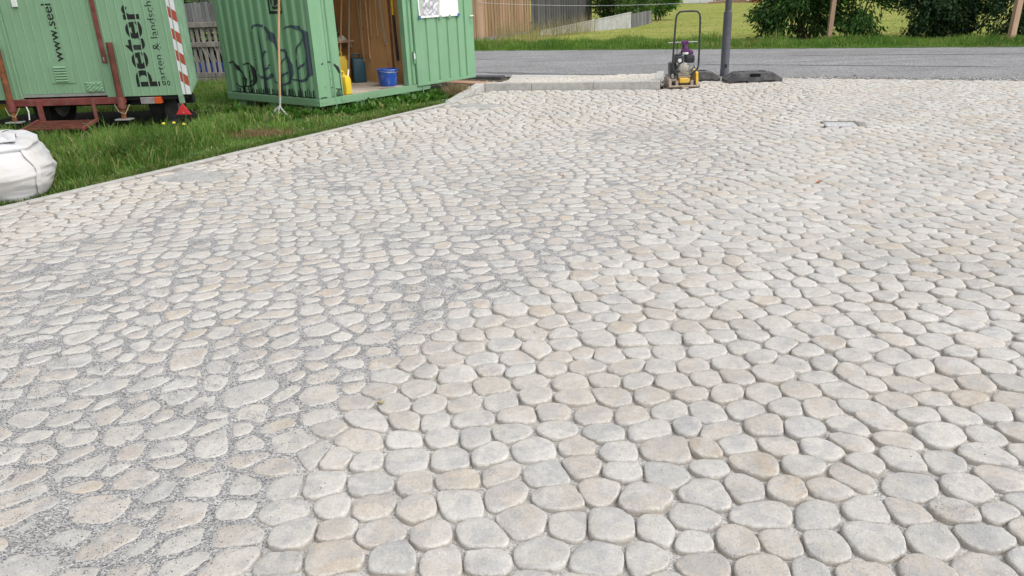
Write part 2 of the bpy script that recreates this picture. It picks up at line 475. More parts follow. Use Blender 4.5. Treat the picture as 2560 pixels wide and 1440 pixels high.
EDG_A = np.array([-7.2, 1.156]); EDG_B = np.array([-0.79, 11.56])      # flush edging between lawn and paving
EDG_U = (EDG_B - EDG_A) / np.linalg.norm(EDG_B - EDG_A)
EDG_N = np.array([EDG_U[1], -EDG_U[0]])                                # towards the paving
KA, KB = np.array([-.32, 12.84]), np.array([2.43, 12.18])              # foot of the raised kerb
def road_near(x):   # near edge of the road
    return np.interp(x, [-30, -.61, 4.65, 7.68, 13, 40], [27.0, 15.1, 12.97, 11.50, 8.9, -4.5])
def road_far(x):
    return np.interp(x, [-30, -.63, 11.19, 40], [34.7, 22.04, 16.94, 4.4])

# road as a strip with a faint crown
xs = np.linspace(-30, 40, 141)
V, Q = [], []
nr = 9
for i, x in enumerate(xs):
    a, b_ = road_near(x), road_far(x)
    for k in range(nr):
        f = k / (nr - 1)
        wob = 0.03 * (vnoise(np.array([x]), np.array([k * 9.]), .6, 3)[0] - .5) if k in (0, nr - 1) else 0
        V.append((x, a + (b_ - a) * f + wob, 0.0 + .05 * (1 - (2 * f - 1) ** 2)))
for i in range(len(xs) - 1):
    for k in range(nr - 1):
        Q.append((i * nr + k, (i + 1) * nr + k, (i + 1) * nr + k + 1, i * nr + k + 1))
def road_pt(x, f, up=.004):
    a, b_ = float(road_near(x)), float(road_far(x)); return (x, a + (b_ - a) * f, .05 * (1 - (2 * f - 1) ** 2) + up)
road = link_mesh('road', np_mesh('road', V, np.array(Q), M['asphalt'], smooth=True)); tag(road, kind='structure')

for (xa, xb, fa, fb, w_, sd) in ((-.6, 2.6, .10, .02, .03, 1), (3.5, 8.5, .30, .26, .010, 2), (-2.5, 1.2, .46, .52, .012, 3), (6.0, 12.0, .60, .66, .012, 4), (1.0, 4.2, .055, .04, .016, 5)):
    b = MB(); vs, fs = [], []
    for i in range(41):
        t_ = i / 40; x_ = xa + (xb - xa) * t_; f_ = fa + (fb - fa) * t_ + .012 * (fbm(np.array([x_]), np.array([sd * 7.]), .5, sd, 4)[0] - .5)
        ww = w_ * (.25 + 1.5 * vnoise(np.array([x_]), np.array([sd * 3.]), .25, sd)[0]) * math.sin(math.pi * min(1, .06 + t_ * .94)) ** .5
        vs += [road_pt(x_, f_ - ww / 2), road_pt(x_, f_ + ww / 2)]
    fs = [(2 * i, 2 * i + 2, 2 * i + 3, 2 * i + 1) for i in range(40)]
    b.add(vs, fs); b.build('tar_seam', M['tar'], road)
def grid_sheet(name, inside, x0, x1, y0, y1, st, zf, mat):
    gx = np.arange(x0, x1 + st, st); gy = np.arange(y0, y1 + st, st)
    X, Y = np.meshgrid(gx, gy)
    Z = zf(X, Y); nx = len(gx)
    idx = np.arange(X.size).reshape(X.shape)
    q = np.stack([idx[:-1, :-1], idx[:-1, 1:], idx[1:, 1:], idx[1:, :-1]], -1).reshape(-1, 4)
    cx = X.ravel()[q].mean(1); cy = Y.ravel()[q].mean(1)
    q = q[inside(cx, cy)]
    used = np.unique(q); mp = -np.ones(X.size, int); mp[used] = np.arange(len(used))
    o = link_mesh(name, np_mesh(name, np.stack([X.ravel(), Y.ravel(), Z.ravel()], 1)[used], mp[q], mat, smooth=True))
    return o
def half(x, y, a, b):   # distance to the right of a->b
    u = (b - a) / np.linalg.norm(b - a)
    return (x - a[0]) * u[1] - (y - a[1]) * u[0]
def edge_d(x, y): return (x - EDG_A[0]) * EDG_N[0] + (y - EDG_A[1]) * EDG_N[1]
def lawn_z(x, y):
    d = -edge_d(x, y)
    return -.012 + .05 * sstep(.1, 1.0, d) * (fbm(x, y, 1.3, 5) - .3) + .0 * d
lawn_in = lambda x, y: (edge_d(x, y) < -.03) & (y < road_near(x) - .35) & ((y < 11.5) | (half(x, y, np.array([-.76, 11.56]), np.array([-.32, 12.84])) < -.12)) & ~((y > 12.8) & (x > -1.2))
lawn = grid_sheet('lawn', lawn_in, -16, 1.0, 1, 24, .12, lawn_z, M['lawn']); tag(lawn, kind='structure')
def field_z(x, y):
    d = y - road_far(x)
    return -.02 + .10 * sstep(0, 2.5, d) * fbm(x, y, 1.6, 8)
field = grid_sheet('field', lambda x, y: y > road_far(x) - .12, -30, 60, 8, 130, .5, field_z, M['field']); tag(field, kind='structure')
verge_edge = grid_sheet('verge', lambda x, y: (y > road_far(x) - .1) & (y < road_far(x) + 2.6), -8, 20, 12, 28, .12, lambda x, y: field_z(x, y) + .012 + .02 * vnoise(x, y, .2, 4), M['lawn']); tag(verge_edge, kind='structure')

# ------------------------------------------------------------------ the paving
TX = np.array([-1.0, -.90, -.83, -.72, -.57, -.30, .04, .70, 1.91, 3.32, 4.4]); TY = np.array([.5, 1.5, 1.75, 2.39, 2.84, 3.44, 3.84, 4.45, 6.37, 9.15, 11.0])
def zones(x, y):
    """1 where chippings are swept over the joints (front line of the work runs diagonally)"""
    s = np.interp(y, TY, TX) - x
    n = fbm(x, y, .7, 21) - .5
    front = sstep(-.22, .16, s + .16 * n)
    strip = sstep(.55, 1.35, edge_d(x, y) + 1.0 * (fbm(x, y, 1.1, 33) - .5))
    far = 1 - sstep(7.6, 9.8, y + 1.5 * (fbm(x, y, 1.3, 41) - .5))
    return front, front * (.40 + .60 * strip * far)
def bed_z(x, y):
    front, cov = zones(x, y)
    n = fbm(x, y, 1.4, 51)
    fine = fbm(x, y, .05, 61, 3) - .5
    lo = (-.0125 + .0125 * sstep(2.4, 5.5, y)) * (1 - front) + -.0150 * front
    hi = -.0046 + .0024 * sstep(.40, .75, n)
    return lo + (hi - lo) * cov + (.004 + .003 * cov) * fine

PITS = [np.array([(3.47, 8.31), (3.83, 8.22), (3.95, 8.58), (3.59, 8.67)]),
        np.array([(-3.34, 6.98), (-2.66, 6.82), (-2.62, 7.12), (-3.10, 7.42)]),
        np.array([(-.78, 11.18), (-.26, 10.66), (-.02, 11.10), (-.50, 11.42)])]
def in_poly(x, y, P):
    r = np.zeros(np.shape(x), bool)
    for i in range(len(P)):
        x0, y0 = P[i]; x1, y1 = P[(i + 1) % len(P)]
        c = ((y0 > y) != (y1 > y)) & (x < (x1 - x0) * (y - y0) / (y1 - y0 + 1e-12) + x0)
        r ^= c
    return r
KRAMP = np.array([-.70, 11.62])
RN1, RN2, RN3 = np.array([2.60, 13.80]), np.array([4.65, 12.97]), np.array([7.68, 11.50])
def lines(x, y):
    """signed inside distances to the paving's borders"""
    d_edge = np.where(y < 11.5, edge_d(x, y) - .05, 9.0)
    d_k = np.where(x < 2.50, np.maximum(half(x, y, KRAMP, KA) * 0 + 9, 9), 9)
    front = np.where((x < 2.50), half(x, y, KA, KB), 9.0)
    ramp = np.where((x < .2) & (y > 11.3), half(x, y, np.array([-.74, 11.56]), KA) , 9.0)
    rd = np.where(x >= 2.50, road_near(x) - y - .03, 9.0) * .92
    endk = np.where((y > 12.15) & (x < 4), x - 2.52, 9.0)
    endk = np.where((front > 0) & (x < 2.5), 9.0, endk)
    return d_edge, np.minimum(front, ramp), rd, endk

SP = .144
gy = np.arange(.35, 14.6, SP * .88)
pts = []
for j, y in enumerate(gy):
    xl, xr = -.83 * y - 1.9, .70 * y + 1.9
    xx = np.arange(xl, xr, SP) + (j % 2) * SP * .5
    pts.append(np.stack([xx, np.full_like(xx, y)], 1))
P = np.concatenate(pts)
P += RNG.normal(0, .028, P.shape)
d = edge_d(P[:, 0], P[:, 1])
P = P[(d > -.45) & (P[:, 1] < np.minimum(road_near(P[:, 0]) + .4, 15))]
N = len(P)
sf0 = sstep(-.3, .5, np.interp(P[:, 1], TY, TX) - P[:, 0])      # older, irregular part
size = np.exp(RNG.normal(0, 1, N) * (.09 + .085 * sf0))
asp = np.clip(1.0 + np.abs(RNG.normal(.22, 1, N) * (.27 + .19 * sf0) + .06) * (1 + .20 * (1 - sf0) * sstep(3.2, 5.0, P[:, 1])), 1, 2.1)
ori = RNG.normal(0, 1, N) * (.62 - .1 * sf0 - .27 * (1 - sf0) * sstep(3.2, 5.0, P[:, 1])) + sf0 * (.35 * np.sin(P[:, 0] * 1.1 + P[:, 1] * .9) + .55 * (1 - sstep(3.0, 5.0, P[:, 1]))) - .25 * sf0 * 0 + np.where(RNG.random(N) < .13 - .07 * sstep(3, 5, P[:, 1]), math.pi / 2, 0)
ori += -.35 * sstep(.2, 1.6, P[:, 0]) * (1 - sstep(2.5, 5, P[:, 1])) + .12 * sstep(.5, 3, -P[:, 0])
ca, sa = np.cos(ori), np.sin(ori)
l1, l2 = 1 / (size ** 2 * asp), asp / size ** 2
Mxx, Myy, Mxy = l1 * ca ** 2 + l2 * sa ** 2, l1 * sa ** 2 + l2 * ca ** 2, (l1 - l2) * ca * sa
KD = 48
th = np.arange(KD) * 2 * math.pi / KD
DX, DY = np.cos(th), np.sin(th)
def neighbours(P, K=18):
    out = np.empty((len(P), K), np.int32)
    order = np.argsort(P[:, 1]); Ps = P[order]
    for a in range(0, len(P), 250):
        b = min(len(P), a + 250)
        lo = np.searchsorted(Ps[:, 1], Ps[a, 1] - .6); hi = np.searchsorted(Ps[:, 1], Ps[b - 1, 1] + .6)
        D = ((Ps[a:b, None] - Ps[None, lo:hi]) ** 2).sum(-1)
        D[np.arange(b - a), np.arange(a, b) - lo] = 1e9
        out[order[a:b]] = order[lo + np.argpartition(D, K, axis=1)[:, :K]]
    return out
def cells(P, nb):
    Rr = np.full((len(P), KD), .22)
    for k in range(nb.shape[1]):
        j = nb[:, k]
        ex, ey = (P[:, 0] - P[j, 0])[:, None], (P[:, 1] - P[j, 1])[:, None]
        dMi = Mxx[:, None] * DX ** 2 + 2 * Mxy[:, None] * DX * DY + Myy[:, None] * DY ** 2
        a = Mxx[j][:, None]; b = Myy[j][:, None]; c = Mxy[j][:, None]
        dMj = a * DX ** 2 + 2 * c * DX * DY + b * DY ** 2
        dMe = a * DX * ex + b * DY * ey + c * (DX * ey + DY * ex)
        eMe = a * ex ** 2 + b * ey ** 2 + 2 * c * ex * ey
        A = dMi - dMj; B = -2 * dMe; C = -eMe
        disc = B * B - 4 * A * C
        sq = np.sqrt(np.maximum(disc, 0))
        # smallest positive root, stable form: t = -2C/(B + sq)
        den = B + sq
        t1 = np.where(np.abs(den) > 1e-9, -2 * C / np.where(np.abs(den) > 1e-9, den, 1), 9)
        t1 = np.where((t1 > 0) & (disc >= 0), t1, 9)
        den2 = B - sq
        t2 = np.where(np.abs(den2) > 1e-9, -2 * C / np.where(np.abs(den2) > 1e-9, den2, 1), 9)
        t2 = np.where((t2 > 0) & (disc >= 0), t2, 9)
        Rr = np.minimum(Rr, np.minimum(t1, t2))
    return Rr
for it in range(5):
    nb = neighbours(P)
    Rr = cells(P, nb)
    w = Rr ** 3
    ar = (Rr ** 2).sum(1)
    cx = (2 / 3) * (w * DX).sum(1) / ar; cy = (2 / 3) * (w * DY).sum(1) / ar
    P = P + .75 * np.stack([cx, cy], 1)
nb = neighbours(P); Rr = cells(P, nb)
OX = P[:, 0:1] + Rr * DX; OY = P[:, 1:2] + Rr * DY
# keep the stones that belong to the paving, trim at the borders
dl = lines(P[:, 0], P[:, 1])
keep = (dl[0] > .045) & (dl[1] > .05) & (dl[2] > .03) & (dl[3] > .04)
for pit in PITS:
    c = pit.mean(0); big = c + (pit - c) * 1.10
    keep &= ~in_poly(P[:, 0], P[:, 1], big)
P, OX, OY = P[keep], OX[keep], OY[keep]
Rr = Rr[keep]
N = len(P)
def clamp(OX, OY, dfun, g):
    dd = dfun(OX, OY)
    e = 1e-3
    gx_ = (dfun(OX + e, OY) - dd) / e; gy_ = (dfun(OX, OY + e) - dd) / e
    gl = np.maximum(gx_ ** 2 + gy_ ** 2, 1e-6)
    ok = (dd < 0) & (gl < 4)
    return OX - np.where(ok, dd * gx_ / gl, 0), OY - np.where(ok, dd * gy_ / gl, 0)
for k in (0, 1, 2):
    OX, OY = clamp(OX, OY, lambda a, b: lines(a, b)[k] - .008, 0)
# even spacing along each outline, corners worn round
KO = 28
RX, RY = np.empty((N, KO)), np.empty((N, KO))
for i in range(N):
    x = np.append(OX[i], OX[i, 0]); y = np.append(OY[i], OY[i, 0])
    s = np.concatenate([[0], np.cumsum(np.hypot(np.diff(x), np.diff(y)))])
    q = np.linspace(0, s[-1], KO + 1)[:-1]
    RX[i] = np.interp(q, s, x); RY[i] = np.interp(q, s, y)
wear = RNG.uniform(.5, 1.0, (N, 1)) * (1 - .45 * sstep(-.2, .3, np.interp(P[:, 1], TY, TX) - P[:, 0]))[:, None]
for it in range(6):
    RX = RX + .5 * wear * (.5 * (np.roll(RX, 1, 1) + np.roll(RX, -1, 1)) - RX)
    RY = RY + .5 * wear * (.5 * (np.roll(RY, 1, 1) + np.roll(RY, -1, 1)) - RY)
CX, CY = RX.mean(1), RY.mean(1)
LX, LY = RX - CX[:, None], RY - CY[:, None]
rad = np.hypot(LX, LY)
front, cov = zones(CX, CY)
gap = .0020 - .0008 * sstep(3.5, 6, CY) * (1 - front) + (.0112 + RNG.normal(0, .0020, N)) * front * (1 - .28 * (1 - cov)) * (1 - .34 * sstep(2.8, 5.5, CY))
k = 1 - gap[:, None] / np.maximum(rad, .02)
wob = 1 + .026 * (vnoise(RX, RY, .035, 71) - .5) * 2 + .018 * (vnoise(RX, RY, .014, 73) - .5) * 2
LX, LY = LX * k * wob, LY * k * wob
# tints: cool white fresh stones on the right, warmer cream on the older part
tone = RNG.random(N)
warmzone = np.clip(.42 + .25 * front * sstep(3.5, 7.5, CY) + .55 * (fbm(CX, CY, 1.6, 91) - .5), 0, 1)
warm = RNG.random(N) < warmzone
grey = (RNG.random(N) < .22) & ~warm
base = np.array([.548, .535, .515])[None] * np.ones((N, 1))
base[warm] = np.array([.530, .495, .462])
base[grey] = np.array([.50, .497, .49])
ochre = warm & (RNG.random(N) < .12 + .15 * sstep(4, 7, CY))
base[ochre] = np.array([.52, .468, .408])
base = base * (.93 + .13 * tone[:, None]) * np.array([[1.0, .985, .958]])
flat = sstep(3.5, 6.5, CY) * (1 - front)
zc = RNG.normal(0, 1, N) * (.0032 - .0018 * front - .0022 * flat) + .008 * (1 - front)
tl = RNG.normal(0, 1, (N, 2)) * (.016 - .009 * front - .011 * flat)[:, None]
FR = np.array([.38, .70, .905, .955, .983, 1.0, 1.004])
ZR = np.array([-.0000, -.0002, -.0008, -.0024, -.0058, -.0125, -.062])
EDGE = np.array([0, 0, 0, .15, .6, 1., 1.])
RIM = np.array([0, 0, .1, .7, 1., .2, 0])
EFAR = 1 - .65 * sstep(3.5, 6.5, CY) * (1 - front)
def stone_geo(ids, KK, rings):
    """vertex/face arrays of several stones, KK points per ring, given ring indices; coords relative to the stone centre"""
    step = KO // KK
    lx, ly = LX[ids][:, ::step], LY[ids][:, ::step]
    n, nr_ = len(ids), len(rings)
    fr, zr = FR[rings], ZR[rings]
    x = lx[:, None, :] * fr[None, :, None]; y = ly[:, None, :] * fr[None, :, None]
    gx, gy_ = x + CX[ids][:, None, None], y + CY[ids][:, None, None]
    chip = (vnoise(gx, gy_, .018, 81) - .5) * np.array([0, .0012, .0030, .0065, .0085, .009, 0])[rings][None, :, None]
    und = (vnoise(gx, gy_, .07, 83) - .5) * .0035 * (np.array([1, 1, 1, 1, 1, 1, 0])[rings])[None, :, None]
    z = zr[None, :, None] + chip + und + zc[ids][:, None, None] + x * tl[ids][:, 0][:, None, None] + y * tl[ids][:, 1][:, None, None]
    ctr = np.stack([np.zeros(n), np.zeros(n), zc[ids] + .0008], 1)[:, None]
    V = np.concatenate([ctr, np.stack([x, y, z], -1).reshape(n, nr_ * KK, 3)], 1)
    fan, quad = [], []
    for q in range(KK): fan.append((0, 1 + q, 1 + (q + 1) % KK))
    for r_ in range(nr_ - 1):
        for q in range(KK):
            a = 1 + r_ * KK + q; b = 1 + r_ * KK + (q + 1) % KK
            quad.append((a, a + KK, b + KK, b))
    nv = 1 + nr_ * KK
    ed = np.concatenate([[0], np.repeat(EDGE[rings], KK)]); ri = np.concatenate([[0], np.repeat(RIM[rings], KK)])
    er = np.stack([ed, ri, ri * 0], 1)[None] * EFAR[ids][:, None, None]
    return V, np.array(fan), np.array(quad), nv, er.reshape(-1, 3)
# which stones show largest in the picture: projected size inside the frame
def project(x, y, z=0):
    c = rtc * 1; out = []
    v = np.stack([x, y, np.full_like(x, z - CAM_H)], -1)
    Mx = np.array([list(rtc), list(fwc), list(upc)])
    cc = v @ Mx
    return 1280 + F_PX * cc[..., 0] / cc[..., 2], 720 + F_PX * cc[..., 1] / cc[..., 2], cc[..., 2]
px, py, pz = project(CX, CY)
show = (rad.mean(1) ** 2) / np.maximum(pz, .3) ** 3
infr = (px > -60) & (px < 2620) & (py < 1500) & (pz > .3)
rank = np.argsort(-np.where(infr, show, 0))
near_ids, far_ids = rank[:300], rank[300:]

# bed of chippings, the paving sheet itself
V0 = []
rows = 1.0 * (1.0066 ** np.arange(0, 405))
cols = np.linspace(-1.35, 1.25, 400)
X = (rows[:, None] + .6) * cols[None, :]; Y = np.repeat(rows[:, None], 400, 1)
Z = bed_z(X, Y)
for pit in PITS[1:]:
    c = pit.mean(0)
    Z = np.where(in_poly(X, Y, c + (pit - c) * 1.1), -.006 + .008 * (fbm(X, Y, .08, 5) - .5), Z)
Z = np.where(in_poly(X, Y, PITS[0].mean(0) + (PITS[0] - PITS[0].mean(0)) * 1.05), -.055, Z)
idx = np.arange(X.size).reshape(X.shape)
q = np.stack([idx[:-1, :-1], idx[:-1, 1:], idx[1:, 1:], idx[1:, :-1]], -1).reshape(-1, 4)
cx, cy = X.ravel()[q].mean(1), Y.ravel()[q].mean(1)
dl = lines(cx, cy)
q = q[(dl[0] > -.03) & (dl[1] > -.02) & (dl[2] > -.14) & (dl[3] > -.02)]
used = np.unique(q); mp = -np.ones(X.size, int); mp[used] = np.arange(len(used))
fz, cz = zones(X.ravel()[used], Y.ravel()[used])
zn = np.clip(.35 * fz + .75 * cz, 0, 1)
swept = np.clip((cz / np.maximum(fz, .05) - .40) / .60, 0, 1)
zb = fz * (1 - swept) * .85 * (np.asarray(fz) > .05) + .35 * (1 - fz) * sstep(4.5, 7, Y.ravel()[used])
xu, yu = X.ravel()[used], Y.ravel()[used]
for pit in PITS[1:]:
    c = pit.mean(0); ip = in_poly(xu, yu, c + (pit - c) * 1.2); zb = np.where(ip, 0, zb); zn = np.where(ip, .55, zn)
paving = link_mesh('paving', np_mesh('paving', np.stack([X.ravel(), Y.ravel(), Z.ravel()], 1)[used], mp[q], M['grit'], {'zone': np.stack([zn, zb, zn], 1)}, True))
tag(paving, 'pale cobbled paving with chippings swept into its joints', kind='structure')
rings = np.arange(7)
for i in near_ids:
    V, fan, quad, nv, er = stone_geo(np.array([i]), 28, rings)
    me = np_mesh('paving_stone', V[0], [fan, quad], M['stone'], {'tint': np.repeat(base[i][None], nv, 0), 'edge': er}, True)
    link_mesh('paving_stone', me, paving, (float(CX[i]), float(CY[i]), 0))
mid = far_ids[CY[far_ids] < 6.0]; far = far_ids[CY[far_ids] >= 6.0]
VV, FF, QQ, TT, EE = [], [], [], [], []
off = 0
for ids, KK, rg in ((mid, 28, np.array([1, 3, 4, 5, 6])), (far, 14, np.array([1, 3, 4, 5, 6]))):
    V, fan, quad, nv, er = stone_geo(ids, KK, rg)
    V = V + np.stack([CX[ids], CY[ids], ids * 0.0], 1)[:, None]
    o_ = off + (np.arange(len(ids)) * nv)[:, None, None]
    FF.append((fan[None] + o_).reshape(-1, 3)); QQ.append((quad[None] + o_).reshape(-1, 4))
    VV.append(V.reshape(-1, 3)); TT.append(np.repeat(base[ids], nv, 0)); EE.append(er)
    off += len(ids) * nv
me = np_mesh('distant_stones', np.concatenate(VV), [np.concatenate(FF), np.concatenate(QQ)], M['stone'], {'tint': np.concatenate(TT), 'edge': np.concatenate(EE)}, True)
o = link_mesh('distant_stones', me, paving); tag(o, kind='stuff')
print('stones', N)

# loose chippings lying on the stones and on the grit
def grains(x, y, z, sz, tint):
    n = len(x)
    a = RNG.random(n) * math.pi
    s1 = sz * RNG.uniform(.7, 1.5, n); s2 = sz * RNG.uniform(.5, 1.0, n); s3 = sz * RNG.uniform(.4, .8, n)
    ca, sa = np.cos(a), np.sin(a)
    V = np.zeros((n, 6, 3))
    V[:, 0] = np.stack([x + ca * s1, y + sa * s1, z + s3 * .2], 1); V[:, 1] = np.stack([x - sa * s2, y + ca * s2, z], 1)
    V[:, 2] = np.stack([x - ca * s1 * .8, y - sa * s1 * .8, z], 1); V[:, 3] = np.stack([x + sa * s2, y - ca * s2, z + s3 * .3], 1)
    V[:, 4] = np.stack([x + RNG.normal(0, .2, n) * sz, y + RNG.normal(0, .2, n) * sz, z + s3], 1)
    V[:, 5] = np.stack([x, y, z - s3 * .5], 1)
    f = np.array([(0, 1, 4), (1, 2, 4), (2, 3, 4), (3, 0, 4), (1, 0, 5), (2, 1, 5), (3, 2, 5), (0, 3, 5)])
    return V.reshape(-1, 3), (f[None] + (np.arange(n) * 6)[:, None, None]).reshape(-1, 3), np.repeat(tint, 6, 0)
gx, gy2, gz = [], [], []
dust = fbm(CX, CY, .9, 131)
for i in range(N):
    y = CY[i]
    if y > 7.5 or not (-150 < px[i] < 2700): continue
    dens = (2600 if y < 4 else 1500 if y < 5.5 else 500) * (.12 + 2.0 * max(0, dust[i] - .38) * 2) * cov[i] * np.exp(RNG.normal(-.45, 1.1))
    dens += 900 * (front[i] * (1 - cov[i]) > .2) * .15
    if cov[i] < .1 and RNG.random() < .10: dens += 900 * RNG.random()
    A = math.pi * rad[i].mean() ** 2
    n = int(RNG.poisson(max(0, dens) * A))
    if n == 0: continue
    n = min(n, 120)
    k = RNG.integers(0, KO, n); u = np.sqrt(RNG.random(n)) * .93
    # clump towards one side of the stone
    if RNG.random() < .6:
        k = (RNG.normal(RNG.integers(0, KO), 6, n).astype(int)) % KO
    gx.append(CX[i] + LX[i][k] * u); gy2.append(CY[i] + LY[i][k] * u)
    zz = np.interp(u, np.concatenate([[0], FR]), np.concatenate([[0], ZR]))
    gz.append(zc[i] + zz + (LX[i][k] * tl[i, 0] + LY[i][k] * tl[i, 1]) * u + .0012)
gx, gy2, gz = np.concatenate(gx), np.concatenate(gy2), np.concatenate(gz)
# on the grit itself
n2 = 26000
yy = 1.4 + 3.4 * RNG.random(n2) ** 1.5; xx = RNG.uniform(-.85, .45, n2) * yy
f_, c_ = zones(xx, yy); kp = (c_ > .35) | (RNG.random(n2) < .12); xx, yy = xx[kp], yy[kp]
gx = np.concatenate([gx, xx]); gy2 = np.concatenate([gy2, yy]); gz = np.concatenate([gz, bed_z(xx, yy) + .0008])
ng = len(gx)
gt = RNG.choice([.09, .13, .18, .26, .40, .60], ng, p=[.10, .20, .25, .22, .15, .08])[:, None] * np.array([[.98, 1.0, 1.05]])
V, Fc, T = grains(gx, gy2, gz, np.exp(RNG.normal(math.log(.0021), .25, ng)), gt)
o = link_mesh('loose_chippings', np_mesh('loose_chippings', V, Fc, M['grain'], {'tint': T}))
tag(o, 'loose grey stone chippings scattered over the pale cobbles', 'gravel', kind='stuff')
print('grains', ng)

# flush concrete edging along the lawn, piece by piece
edg = empty('lawn_edging', (EDG_A[0], EDG_A[1], 0), math.atan2(EDG_U[1], EDG_U[0]))
tag(edg, kind='structure')
L = np.linalg.norm(EDG_B - EDG_A)
b0 = MB().box(0, .988, -.045, .035, -.06, .006).build('edging_stone', M['edging'], edg, .004)
for k in range(1, int(L) + 1):
    c = b0.copy(); COL.objects.link(c); c.location = (k, 0, random.uniform(-.003, .002))

# inlet lid let into the paving
dp = PITS[0]; dc = dp.mean(0); ang = math.atan2(dp[1][1] - dp[0][1], dp[1][0] - dp[0][0])
w2, h2 = .185, .19
dr = empty('drain_cover', (dc[0], dc[1], 0), ang); tag(dr, 'rectangular metal tray cover filled with chippings, set in the pale cobbles', 'drain cover')
b = MB()
for (x0, x1, y0, y1) in ((-w2, w2, -h2, -h2 + .02), (-w2, w2, h2 - .02, h2), (-w2, -w2 + .02, -h2 + .02, h2 - .02), (w2 - .02, w2, -h2 + .02, h2 - .02)):
    b.box(x0, x1, y0, y1, -.05, .006)
b.build('frame', M['steel_dull'], dr, .002)
b = MB().box(-w2 + .02, w2 - .02, -h2 + .02, h2 - .02, -.05, -.004); o = b.build('fill', M['fill_grit'], dr)

# ------------------------------------------------------------------ raised kerb and footway by the road
ku = (KB - KA) / np.linalg.norm(KB - KA); kn = np.array([-ku[1], ku[0]])
KL = float(np.linalg.norm(KB - KA)); KH, KW = .115, .13
kerb = empty('raised_kerb', (KA[0], KA[1], 0), math.atan2(ku[1], ku[0])); tag(kerb, kind='structure')
xs_ = [0, .80, 1.66, KL - .003]
xs_ = [0.0, .78, 1.78, KL]
for a, b_ in zip(xs_[:-1], xs_[1:]):
    MB().box(a + .003, b_ - .003, 0, KW, -.06, KH).build('kerb_stone', M['kerb'], kerb, .010)
# return along the right end to the road
MB().box(KL - .12, KL, KW + .004, 1.62, -.06, KH - .008).build('kerb_stone', M['kerb'], kerb, .010)
# dropped kerb running down from the corner to the lawn edging
rp = np.array([-.76, 11.56]); rv = rp - KA; rl = np.linalg.norm(rv); ru = rv / rl; rn = np.array([ru[1], -ru[0]])
if rn[0] > 0: rn = -rn
b = MB()
def rk(s_, w_, z_):
    p = KA + ru * s_ + rn * w_
    d_ = p - KA
    return (float(d_ @ ku), float(d_ @ kn), z_)
npc = 3
for i in range(npc):
    s0, s1 = rl * i / npc + .004, rl * (i + 1) / npc - .004
    z0, z1 = KH * (1 - i / npc) + .004, KH * (1 - (i + 1) / npc) + .006
    b = MB(); vs = [rk(s0, 0, -.06), rk(s1, 0, -.06), rk(s1, .15, -.06), rk(s0, .15, -.06), rk(s0, 0, z0), rk(s1, 0, z1), rk(s1, .15, z1), rk(s0, .15, z0)]
    b.add(vs, [(0, 3, 2, 1), (4, 5, 6, 7), (0, 1, 5, 4), (1, 2, 6, 5), (2, 3, 7, 6), (3, 0, 4, 7)])
    b.build('kerb_stone', M['kerb'], kerb, .008)
# footway slab and its stones: rows of squarish cobbles behind the kerb
def fw(x, y, z): return (x, y, z)
foot = empty('footway', (KA[0], KA[1], 0), math.atan2(ku[1], ku[0])); tag(foot, kind='structure')
def fz_(y): return KH - .012 - .008 * (y - KW) / 1.3
def fback(x): return .98 + .185 * x    # towards the road edge
b = MB(); b.add([(.10, KW + .002, fz_(KW) - .02), (KL - .122, KW + .002, fz_(KW) - .02), (KL - .122, fback(KL), fz_(fback(KL)) - .02), (.42, fback(.42), fz_(fback(.42)) - .02)], [(0, 1, 2, 3)])
b.build('bedding', M['grit'], foot)
b = MB(); b.add([(.2, .7, .035), (KL + .1, .7, .035), (KL + .1, 2.2, .004), (-.1, 2.6, .004)], [(0, 1, 2, 3)]); b.build('backfill', M['grit'], foot)
def cobble(w, l, h):
    b = MB(); n = 12
    def ring(f, z):
        r = []
        for k in range(n):
            q = 2 * math.pi * (k + .5) / n
            c, s_ = math.cos(q), math.sin(q)
            pw = .45
            r.append((math.copysign(abs(c) ** pw, c) * w / 2 * f, math.copysign(abs(s_) ** pw, s_) * l / 2 * f, z))
        return r
    vs = ring(.9, 0) + ring(1, -.012) + ring(1, -.05)
    fs = [tuple(range(n))] + [(r_ * n + k, (r_ + 1) * n + k, (r_ + 1) * n + (k + 1) % n, r_ * n + (k + 1) % n) for r_ in (0, 1) for k in range(n)]
    b.add(vs, fs); return b
variants = []
for i in range(8):
    b = cobble(.185 * random.uniform(.85, 1.15), .145 * random.uniform(.92, 1.02), .05)
    o = b.build('paving_stone', M['stone'], foot, 0, True)
    me = o.data; n = len(me.vertices)
    tn = np.array([.60, .55, .48]) * random.uniform(.92, 1.06)
    for an, val in (('tint', tn), ('edge', np.array([0, .2, 0]))):
        ca_ = me.color_attributes.new(an, 'FLOAT_COLOR', 'POINT'); ca_.data.foreach_set('color', np.tile(np.append(val, 1).astype(np.float32), n))
    variants.append(o)
k = 0; y = KW + .08
while y < 1.40:
    x = .10 + .3 * (y - KW) / .9 + random.uniform(0, .06)
    while x < KL - .22:
        if y < fback(x) - .06:
            v = variants[k] if k < 8 else variants[random.randrange(8)].copy()
            if k >= 8: COL.objects.link(v)
            v.location = (x + .09, y, fz_(y) + random.uniform(-.003, .003)); v.rotation_euler = (0, 0, random.uniform(-.08, .08)); k += 1
        x += .192
    y += .153
